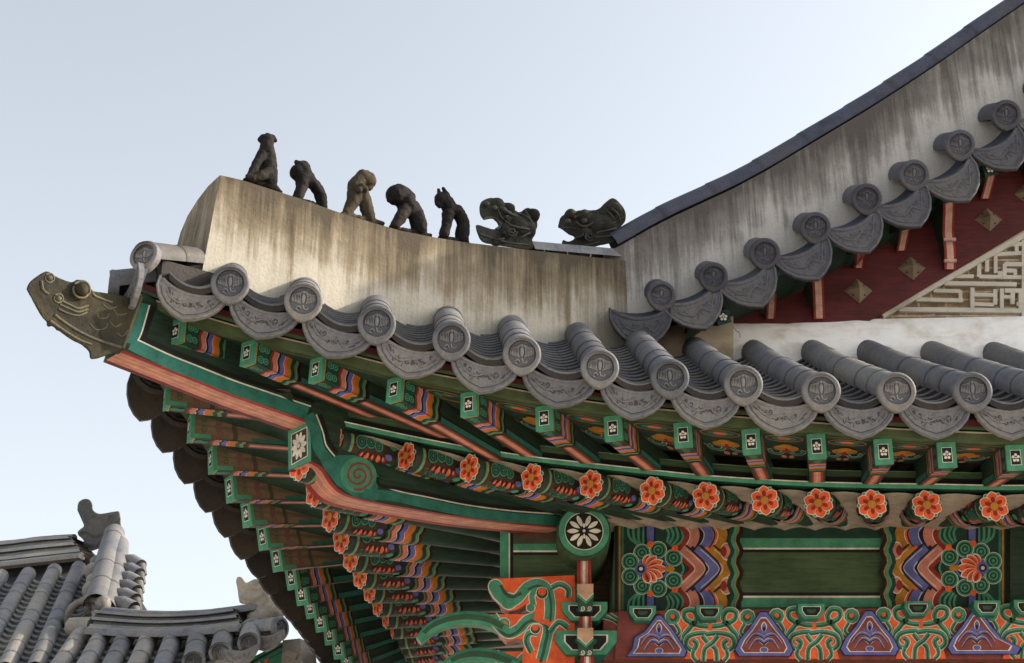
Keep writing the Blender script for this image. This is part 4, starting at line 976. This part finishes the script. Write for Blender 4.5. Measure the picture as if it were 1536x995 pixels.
# ================================================================== ridge figures
def figure(name, label, cat, chains, conv, plane, rs, mat, group, extra=None, vox=.006, disp=.006, keep=None):
    """chains of (x, y, r[, depth]) in crop pixels, laid on the ridge's own plane and given round bodies"""
    b = MB(); C0 = None
    pts_ = []
    for ch in chains:
        prev = None
        for q in ch:
            dz = q[3] if len(q) > 3 else 0
            c = plane(*conv(q[0], q[1] + 14), dz); r = q[2] * rs * 1.32
            pts_.append(c)
            b.ball(c, r, mat, 8)
            if prev:
                k = 4
                for i in range(1, k): b.ball(prev[0].lerp(c, i / k), lerp(prev[1], r, i / k), mat, 7)
            prev = (c, r)
    if extra: extra(b)
    org = V((sum(p.x for p in pts_) / len(pts_), sum(p.y for p in pts_) / len(pts_), min(p.z for p in pts_))) if pts_ else V(b.v[0])
    for i, q in enumerate(b.v): b.v[i] = q - org
    o = b.build(name); o.location = org
    md = o.modifiers.new('fuse', 'REMESH'); md.mode = 'VOXEL'; md.voxel_size = vox; md.use_smooth_shade = True
    sm = o.modifiers.new('soften', 'SMOOTH'); sm.factor = .5; sm.iterations = 1
    tx = bpy.data.textures.new(name + '_grain', 'CLOUDS'); tx.noise_scale = .028; tx.noise_depth = 3
    dm = o.modifiers.new('grain', 'DISPLACE'); dm.texture = tx; dm.strength = disp * 2; dm.mid_level = .42; dm.texture_coords = 'LOCAL'
    for R in keep or ():
        if R:
            for i, q in enumerate(R.v): R.v[i] = q - org
            R.build('carved_relief', o)
    return tag(o, label, cat, group)
onC = lambda x, y, dz: onR(x, y, -.075 + dz)
cv2 = lambda x, y: (360 + x / 8.293, 190 + y / 8.293); cv3 = lambda x, y: (500 + x / 6.982, 240 + y / 6.982); cv4 = lambda x, y: (700 + x / 5.908, 270 + y / 5.908)
s2, s3, s4 = 1 / 8.293 / 300, 1 / 6.982 / 285, 1 / 5.908 / 272
GF = 'clay guardian figures lined up on the hip ridge'
figure('ridge_figure', 'tall black seated figure in a brimmed hat, at the outermost end of the ridge', 'roof figure',
       [[(335,160,66),(335,240,72),(335,340,92),(345,450,92),(365,560,84),(365,650,84)], [(240,148,22),(290,120,34),(345,112,40),(400,120,34),(440,160,24)],
        [(265,340,50,.03),(205,450,46,.05),(160,540,42,.05),(120,600,34,.05)], [(265,340,50,-.03),(215,450,46,-.05),(180,540,42,-.05)], [(350,560,60,.05),(260,600,52,.07),(160,630,40,.07),(95,605,28,.07)], [(60,655,24),(140,670,34),(280,705,40),(400,740,44),(500,800,24)]],
       cv2, onC, s2, 'clay_black', GF)
figure('ridge_figure', 'small dark crouching figure in a pointed cap, second from the outer end of the ridge', 'roof figure',
       [[(715,560,82),(775,545,92)], [(690,590,40),(668,585,26)], [(700,520,22),(690,535,18)], [(880,600,40),(905,660,40)], [(940,700,26,.03),(990,790,24,.03)], [(700,432,20),(735,458,34),(800,455,40),(850,510,30),(872,560,20)], [(675,580,22),(720,610,40)], [(770,620,76),(770,690,66)], [(850,660,62),(930,720,62),(985,800,62),(1010,890,62),(1020,960,56)],
        [(790,720,56,.03),(760,790,50,.04),(730,870,42,.04)], [(770,720,52,-.03),(730,800,44,-.04),(700,855,38,-.04)], [(690,895,26),(850,935,30),(1060,985,26)]],
       cv2, onC, s2, 'clay_black', GF)
figure('ridge_figure', 'brown lion-like figure with its head turned back, middle of the five ridge figures', 'roof figure',
       [[(285,160,26)], [(345,130,28)], [(395,160,28)], [(415,215,26)], [(255,195,28)], [(300,270,30,.05)], [(265,300,30,.05)], [(330,290,28,.05)], [(310,175,70),(365,200,70),(395,235,36),(370,280,28)], [(270,215,62),(225,270,66),(250,320,70)], [(230,330,70),(210,410,58),(180,480,50),(140,535,38)], [(290,330,66),(325,400,56),(340,470,58),(365,540,54),(385,600,44)], [(100,556,24),(220,585,28),(400,630,28),(510,655,22)], [(335,120,20),(300,140,30)]],
       cv3, onC, s3, 'clay_brown', GF)
figure('ridge_figure', 'round-headed black figure leaning on straight forelegs, fourth along the ridge', 'roof figure',
       [[(590,390,30),(600,400,34)], [(600,340,20)], [(690,310,60),(770,360,50),(830,440,36)], [(870,500,22),(905,600,22),(935,690,22)], [(655,358,88),(690,345,84)], [(740,330,56),(790,390,62)], [(760,430,86),(790,500,80)], [(830,480,62),(865,560,72),(890,640,74),(900,705,70)], [(745,520,56,.03),(705,590,52,.05),(650,660,42,.05)], [(730,530,50,-.03),(700,600,46,-.05),(660,660,40,-.05)], [(610,692,24),(760,735,28),(900,765,28),(1010,780,18)]],
       cv3, onC, s3, 'clay_black', GF)
figure('ridge_figure', 'slim black figure with two upright pointed ears, nearest the dragon heads', 'roof figure',
       [[(1092,440,26),(1085,430,20)], [(1110,465,24)], [(1230,440,22),(1290,500,22),(1350,570,22),(1390,650,20)], [(1120,400,56),(1160,400,58)], [(1095,420,22),(1105,445,26)], [(1105,300,14),(1112,350,24)], [(1150,285,15),(1175,340,26),(1215,410,34),(1240,450,36)], [(1180,440,54),(1215,510,62)], [(1205,560,54,.03),(1190,660,44,.03),(1165,760,42,.03)], [(1195,560,50,-.04),(1180,660,40,-.04),(1150,765,38,-.04)], [(1290,520,58),(1345,600,56),(1365,680,56),(1350,750,64),(1345,810,62)], [(1120,805,24),(1250,830,28),(1400,855,24)]],
       cv3, onC, s3, 'clay_black', GF)
def slabhead(outline, conv, plane, half, mat, strokes, spirals, balls, rs, nrm, bulk=(), keep=None, rmat=None):
    def ex(b):
        def dep(L):
            out = []
            for x, y in L:
                d = half * (.82 if bulk else 1.0)
                for bx, by, r in bulk:
                    q = 1 - ((x - bx) ** 2 + (y - by) ** 2) / r ** 2
                    if q > 0: d = max(d, half * 1.55 * q ** .5)
                out.append(d)
            return out
        def lay(B_, L, sg, r, mm): B_.tube([plane(*conv(x, y), sg * d) for (x, y), d in zip(L, dep(L))], r, mm, 7)
        out = [conv(x, y) for x, y in spline(outline + outline[:1], 3)[:-1]]
        hf = half * (.8 if bulk else 1); F = [plane(x, y, hf) for x, y in out]; B = [plane(x, y, -hf) for x, y in out]
        al = V((nrm.y, -nrm.x, 0)).normalized()
        for x, y, r in bulk: b.ball(plane(*conv(x, y), 0), r * rs, mat, 10, (1, half * 1.55 / (r * rs), 1), (al, nrm, UP))
        b.face(F, mat); b.face(list(reversed(B)), mat)
        for i in range(len(F)):
            j = (i + 1) % len(F); b.face([F[i], B[i], B[j], F[j]], mat)
        R = MB()
        for L, r in strokes:
            for sd in (half, -half): lay(R if keep is not None else b, spline(L, 5), 1 if sd > 0 else -1, r * rs * (.85 if keep is k3 else 1.1), rmat or mat)
        for x, y, r, a0, sg in spirals:
            for sd in (half, -half): lay(R if keep is not None else b, [(x + lerp(r, r * .2, i / 22) * math.cos(a0 + sg * 10 * i / 22), y + lerp(r, r * .2, i / 22) * math.sin(a0 + sg * 10 * i / 22)) for i in range(23)], 1 if sd > 0 else -1, 8.5 * rs, rmat or mat)
        for x, y, r in balls:
            for sd in (half, -half): (R if keep is not None else b).ball(plane(*conv(x, y), dep([(x, y)])[0] * (1 if sd > 0 else -1)), r * rs, rmat or mat, 8)
        if keep is not None: keep.append(R)
    return ex
ol1 = [(115,235),(140,188),(215,160),(270,182),(370,218),(460,290),(530,250),(572,268),(618,350),(622,425),(575,490),(580,612),(400,600),(250,575),(140,550),(95,470),(85,402),(150,415),(235,440),(285,415),(235,345),(150,350),(118,295)]
k1, k2, k3 = [], [], []
GD = 'dragon heads on the roof ridges'
st1 = [([(150,345),(240,335),(300,400),(260,440)], 12), ([(270,240),(300,320),(370,390),(450,420),(560,440)], 9), ([(300,250),(390,300),(450,330)], 16), ([(440,540),(500,500),(560,470)], 9), ([(300,540),(400,560),(560,580)], 9), ([(460,300),(540,330),(600,400)], 8), ([(120,480),(180,500),(260,530),(330,520)], 9), ([(520,280),(560,340),(580,430)], 8)]
figure('ridge_dragon', 'dark clay dragon head with gaping mouth at the inner end of the figure row', 'dragon head', [], cv4, onC, s4, 'clay_grey', GD,
       slabhead(ol1, cv4, onC, .062, 'clay_grey', st1, [(405,460,42,0,1),(490,390,28,2,-1),(360,335,22,1,1),(350,470,20,3,1)], [(245,250,28),(180,215,26),(330,265,26)], s4, hn, [(230,250,85),(330,290,80),(430,440,130),(500,460,110),(300,500,80),(550,340,80)], k1, 'clay_relief'), .0055, .0025, k1)
ol2 = [(812,425),(818,380),(850,318),(1000,272),(1150,268),(1220,212),(1295,162),(1370,222),(1408,295),(1400,372),(1342,442),(1332,540),(1180,580),(1050,610),(862,610),(852,535),(890,548),(930,540),(960,510),(900,480),(838,432)]
onH = lambda x, y, dz: onY(x, y, YG + .13 - dz)
st2 = [([(835,430),(900,425),(1000,440),(1030,490),(960,520)], 11), ([(1160,290),(1200,360),(1300,380),(1390,330)], 9), ([(970,370),(1020,410),(1090,400),(1150,340)], 12), ([(1150,470),(1230,450),(1330,430)], 9), ([(1140,510),(1240,500),(1330,490)], 9), ([(900,580),(1040,585),(1180,550)], 9), ([(1250,230),(1330,290),(1360,370)], 9), ([(1230,260),(1290,320),(1310,390)], 8), ([(960,330),(1050,310),(1150,320)], 14)]
figure('ridge_dragon', 'dark clay dragon head with upswept crest at the foot of the gable ridge', 'dragon head', [], cv4, onH, s4, 'clay_grey', GD,
       slabhead(ol2, cv4, onH, .075, 'clay_grey', st2, [(1085,500,44,0,1),(1200,355,32,2,-1)], [(900,370,30),(1045,365,30)], s4, V((0, -1, 0)), [(920,350,75),(1040,370,100),(1150,430,130),(1230,430,120),(1310,300,85),(1050,520,90)], k2, 'clay_relief'), .0055, .0025, k2)
m_ = lambda x, y: (40 + x / 4.523, 340 + y / 4.523)
olT = [(0,425),(28,372),(130,306),(190,338),(300,380),(345,362),(400,380),(440,432),(480,445),(600,462),(720,484),(782,470),(750,560),(702,690),(655,832),(560,868),(440,900),(425,850),(370,800),(300,765),(210,700),(130,640),(90,590),(40,500)]
sT = 1 / 4.523 / 300
onT = lambda x, y, dz: onD(x, y, -.095 + dz)
stT = [([(215,560),(280,590),(350,605),(410,580)], 9), ([(225,530),(290,560),(350,580),(415,560)], 9), ([(240,505),(300,535),(350,555),(420,535)], 9), ([(100,370),(110,430),(150,460)], 12), ([(435,430),(460,470),(520,495),(580,515)], 11), ([(190,600),(270,660),(370,720),(480,770),(640,820)], 12), ([(780,475),(750,560),(705,690),(655,825)], 13), ([(160,640),(260,710),(360,770),(440,800)], 10),
       ([(480,590),(490,620),(540,620),(560,590)], 5), ([(560,640),(600,680),(640,660)], 5), ([(590,560),(620,600),(680,590)], 5), ([(430,660),(470,700),(530,690),(550,660)], 5), ([(520,530),(560,560),(610,545)], 5), ([(610,720),(650,745),(690,700)], 5)]
def exT(b):
    slabhead(olT, m_, onT, .115, 'tosu', stT, [], [(155,350,20),(215,490,20)], sT, dn, (), k3, 'tosu_lichen')(b)
    R = k3[-1]
    for sd in (.115, -.115):
        b.ball(onT(*m_(375, 428), sd), 62 * sT, 'tosu', 8, (1, .5, 1), (dd, dn, UP))
        R.ball(onT(*m_(375, 426), sd + (.022 if sd > 0 else -.022)), 40 * sT, 'tosu', 10); R.tube([onT(*m_(372 + 56 * math.cos(k * .35), 428 + 58 * math.sin(k * .35)), sd + (.016 if sd > 0 else -.016)) for k in range(19)], 9 * sT, 'tosu_lichen', 7)
        for cx_, cy_, r_q in ((155, 350, 30), (215, 488, 30)): R.tube([onT(*m_(cx_ + r_q * math.cos(k * .4), cy_ + r_q * math.sin(k * .4)), sd) for k in range(17)], 7 * sT, 'tosu_lichen', 6)
    for k in range(9):                                # teeth and ribs under the jaw
        x, y = lerp(150, 620, k / 8), lerp(655, 850, k / 8); b.tube([onT(*m_(x, y), .10), onT(*m_(x, y + 14), -.10)], 13 * sT, 'tosu', 6)
figure('dragon_finial', 'mossy brown dragon-head cap fitted over the tip of the corner rafter', 'dragon finial', [], m_, onT, sT, 'tosu', None, exT, .006, .0022, k3)
# ================================================================== neighbouring hall in the background
far = thing('neighbour_hall', 'smaller grey-tiled hall roof with a knobbed ridge ornament behind the painted eaves', 'building', (-6, 15, 0))
FMx = Matrix.Translation(-V(far.location))
def fpart(mb_, name): o = mb_.build(name, far); o.matrix_local = FMx; return o
O0 = onY(150, 808, 15.6); yaw = rad(-20)
fu = V((math.cos(yaw), math.sin(yaw), 0)); fs = V((math.sin(yaw), -math.cos(yaw), 0))       # along the ridge; down the slope towards us
FS = math.tan(rad(33)); fnrm = (UP + fs * FS).normalized()
def onF(x, y, up=0.): return onP(x, y, O0 + UP * up, fnrm)
def far_row(px0, px1, r=.078):
    a, b_ = onF(*px1), onF(*px0); m = MB(); P = [a.lerp(b_, k / 10) for k in range(11)]
    tile_row(m, P, r, 'tile_far', .30, n=8); return fpart(m, 'tile_row'), a, b_, P
O = lambda x, y: (x / 3.491, 720 + y / 3.491)
rowsF = []
for t, b_ in ((( -255, 520), (-560, 960)), ((-122, 510), (-440, 985)), ((10, 500), (-300, 985)), ((150, 490), (-140, 990)), ((285, 475), (25, 1000)), ((412, 462), (180, 1000)), ((425, 810), (290, 1010)), ((545, 800), (430, 1010)), ((665, 812), (565, 1010)), ((785, 818), (700, 1010)), ((915, 808), (840, 1010))):
    rowsF.append(far_row(O(*t), O(*b_)))
for t, b_ in (((1045, 800), (1015, 955)), ((1180, 795), (1155, 905)), ((1318, 775), (1305, 855))):
    o, a, e_, P = far_row(O(*t), O(*b_), .088); rowsF.append((o, a, e_, P)); q = link('end_tile', ETF, o); q.matrix_local = aim(a - V((0, .02, 0)), (e_ - a) * .5 + V((0, 1, -.3)))
m = MB(); ch = []
for i in range(len(rowsF) - 1):
    if i == 5: continue
    A, B = rowsF[i][3], rowsF[i + 1][3]; m = MB(); chan(m, A, B, 'tile_far', drop=.03, sag=.045, step=.15, lip=.035, ml='tile_far_dark'); fpart(m, 'tile_channel')
A = rowsF[5][3]; s_ = rowsF[6][3]; m = MB(); chan(m, [q for q in A], [q + fu * .36 for q in A], 'tile_far', drop=.03, sag=.045, step=.15, lip=.035, ml='tile_far_dark'); fpart(m, 'tile_channel')
m = MB()
m.face([onF(*O(-700, 420), -.12), onF(*O(480, 420), -.12), onF(*O(480, 720), -.12), onF(*O(1430, 760), -.14), onF(*O(1330, 890), -.14), onF(*O(1000, 1060), -.14), onF(*O(-700, 1300), -.12)], 'tile_far_dark')
fpart(m, 'roof_bed')
def courses(name, top, bot, n, cap_r, th=.20):       # ridge of stacked flat tiles with a round cap
    m = MB(); T = [onF(*O(*q), .10) for q in spline(top, 4)]; B = [onF(*O(*q), .02) for q in spline(bot, 4)]
    for k in range(n):
        f0, f1 = k / n, (k + .80) / n; pr = .035 * (k % 2) + .01
        m.grid([[b_.lerp(t, f0) + fs * (.06 + pr), b_.lerp(t, f1) + fs * (.06 + pr), b_.lerp(t, f1) - fs * th, b_.lerp(t, f0) - fs * th] for t, b_ in zip(T, B)], 'tile_far' if k % 2 else 'tile_far_dark', False, True)
    m.grid([[b_ + fs * .04, t + fs * .04, t - fs * th, b_ - fs * th] for t, b_ in zip(T, B)], 'tile_far_dark', False)
    tile_row(m, [t - fs * .05 for t in T], cap_r, 'tile_far', .33, n=8); tile_row(m, [b_ + fs * .09 - UP * .02 for b_ in B], .055, 'tile_far', .33, n=8)
    return fpart(m, name)
courses('main_ridge', [(-400, 350), (0, 335), (200, 312), (380, 300)], [(-400, 470), (0, 455), (200, 435), (470, 405)], 6, .05)
courses('hip_ridge', [(530, 690), (800, 712), (1050, 706), (1250, 682), (1360, 660)], [(500, 800), (800, 815), (1050, 808), (1300, 785)], 6, .055)
m = MB()                                             # gable ridge coming down towards us
P = [onF(*O(x, y), .14) for x, y in spline([(600, 280), (565, 400), (545, 500), (520, 600), (500, 660)], 5)]; tile_row(m, P[::-1], .11, 'tile_far', .62, n=10, tp=.01)
P = [onF(*O(x, y), .08) for x, y in spline([(625, 340), (610, 450), (580, 570), (545, 680)], 5)]; tile_row(m, P[::-1], .10, 'tile_far', .62, n=10, tp=.01)
fpart(m, 'gable_ridge')
m = MB()                                             # plastered lumps and end tile at the foot of the gable ridge
rnd = random.Random(4)
for x, y, r in ((505, 430, .08), (485, 480, .10), (490, 530, .09), (475, 580, .10), (500, 610, .08), (470, 640, .09), (540, 650, .09)): m.ball(onF(*O(x, y), .14), r * .8, 'far_plaster' if r > .085 else 'tile_far', 7, (1, 1, 1.1))
fpart(m, 'ridge_foot')
m = MB(); m.tube([onF(*O(385, 690), .06), onF(*O(420, 640), .12), onF(*O(470, 635), .14), onF(*O(510, 680), .12)], .035, 'tile_far_dark', 8); fpart(m, 'foot_cover')
m = MB(); a = onF(*O(450, 715), .04); m.tube([a + fu * .20 * math.cos(t * .35) + UP * .15 * math.sin(t * .35) for t in range(19)], .035, 'far_plaster', 7); fpart(m, 'foot_ring')
m = MB(); m.tube([onF(*O(375, 775), .03), onF(*O(490, 770), .03)], .09, 'far_plaster', 10); fpart(m, 'foot_roll')
for k in range(6):                                   # rake tiles sticking out of the gable
    x0, y0 = lerp(640, 575, k / 5), lerp(430, 655, k / 5)
    m = MB(); a = onF(*O(x0, y0), .05); e = onF(*O(lerp(735, 700, k / 5), y0 + 25), .0) ; tile_row(m, [e, e.lerp(a, .5) + UP * .03, a], .075, 'tile_far', .4, n=8); m.tube([e + UP * .02, e - UP * .09 + fu * .03], .05, 'tile_far_dark', 8); fpart(m, 'rake_tile')
def far_ornament(name, outline, up, half, strokes, lab=None):
    b = MB(); onQ = lambda x, y, dz: onP(x, y, O0 + fs * dz, fs)
    slabhead(outline, O, onQ, half, 'tile_far_dark' if name == 'ridge_ornament' else 'far_plaster', strokes, [], [], 1 / 3.491 / 130, fs)(b)
    o = b.build(name, far); o.matrix_local = FMx
    md = o.modifiers.new('fuse', 'REMESH'); md.mode = 'VOXEL'; md.voxel_size = .014; md.use_smooth_shade = True
    return o
far_ornament('ridge_ornament', [(405,160),(410,120),(440,100),(470,105),(485,130),(488,160),(525,178),(600,166),(628,175),(632,280),(600,320),(520,360),(430,380),(440,320),(410,290),(415,262),(440,245),(430,215)], 0, .16, [([(560,190),(600,185),(610,220),(570,235),(565,200)], 8), ([(410,280),(450,265),(500,290),(530,280)], 10), ([(480,190),(500,180),(520,200)], 8), ([(440,330),(500,340),(560,300)], 9)])
b = MB(); P0 = onF(*O(1340, 640), .1); onQ2 = lambda x, y, dz: onP(x, y, P0 + fs * dz, fs)
slabhead([(1235,530),(1245,508),(1270,512),(1290,545),(1330,520),(1400,525),(1425,560),(1400,600),(1390,640),(1270,650),(1250,620),(1245,580)], O, onQ2, .11, 'far_plaster', [([(1300,540),(1340,570),(1400,560)], 9), ([(1260,600),(1320,620),(1380,600)], 9), ([(1330,530),(1350,545)], 10)], [], [], 1 / 3.491 / 130, fs)(b)
for x, y, r in ((1400, 650, .10), (1430, 690, .10), (1380, 690, .09), (1350, 735, .10), (1410, 720, .10)): b.ball(onQ2(*O(x, y), .02), r, 'far_plaster', 7)
o = b.build('corner_ornament', far); o.matrix_local = FMx; md = o.modifiers.new('fuse', 'REMESH'); md.mode = 'VOXEL'; md.voxel_size = .014; md.use_smooth_shade = True
m = MB(); a = onF(*O(1470, 775), .02); d = fu + fs * .2; tile_row(m, [a, a - d * .2, a - d * .4], .09, 'tile_far', .5, n=10); o = fpart(m, 'tile_row'); q = link('end_tile', ETF, o); q.matrix_local = aim(a + d * .012, -d)
for x, y, s in ((1390, 840, .9), (1250, 920, .9)):
    c = onF(*O(x, y), -.03); link('drip_tile', DTF[0], far, FMx @ frame(c + UP * .06, fu * s, -fs, UP))
m = MB(); P1 = onF(*O(1400, 920), -.25); onQ3 = lambda x, y: onP(x, y, P1, fs)
m.prism([onQ3(*O(x, y)) for x, y in ((1290, 960), (1330, 925), (1475, 850), (1475, 1010), (1290, 1010))], -fs * .3, 'green', 'dgreen'); p = Paint(m, lambda u, v, h: onQ3(*O(u, v)) + fs * h, .002, .004)
p.stroke([(1300, 968), (1480, 868)], 10, 'dgreen', False); p.stroke([(1320, 985), (1480, 900)], 10, 'teal', False); p.stroke([(1370, 990), (1395, 940)], 9, 'pink', False); p.stroke([(1385, 990), (1408, 935)], 9, 'orange', False); p.stroke([(1340, 995), (1365, 955)], 9, 'white', False)
fpart(m, 'corner_beam')
m = MB(); m.prism([onQ3(*O(x, y)) for x, y in ((1480, 840), (1570, 830), (1590, 1010), (1470, 1010))], -fs * .25, 'far_plaster'); m.tube([onQ3(*O(1500, 905)) + fs * .01, onQ3(*O(1560, 930)) + fs * .01], .03, 'far_plaster', 6); fpart(m, 'beam_cap')
m = MB()                                             # body of the neighbouring hall under its roof
c = O0 - fs * 1.0 - fu * 3; m.box(V((c.x, c.y, 1.7)), fu * 4.0, fs * 2.4, UP * 1.7, 'white_plaster'); m.face([O0 - fu * 8 - UP * .2, O0 - UP * .2 + fu * .2, O0 - fs * 3.2 - UP * 2.2 + fu * .2, O0 - fs * 3.2 - UP * 2.2 - fu * 8], 'tile_far'); fpart(m, 'wall')
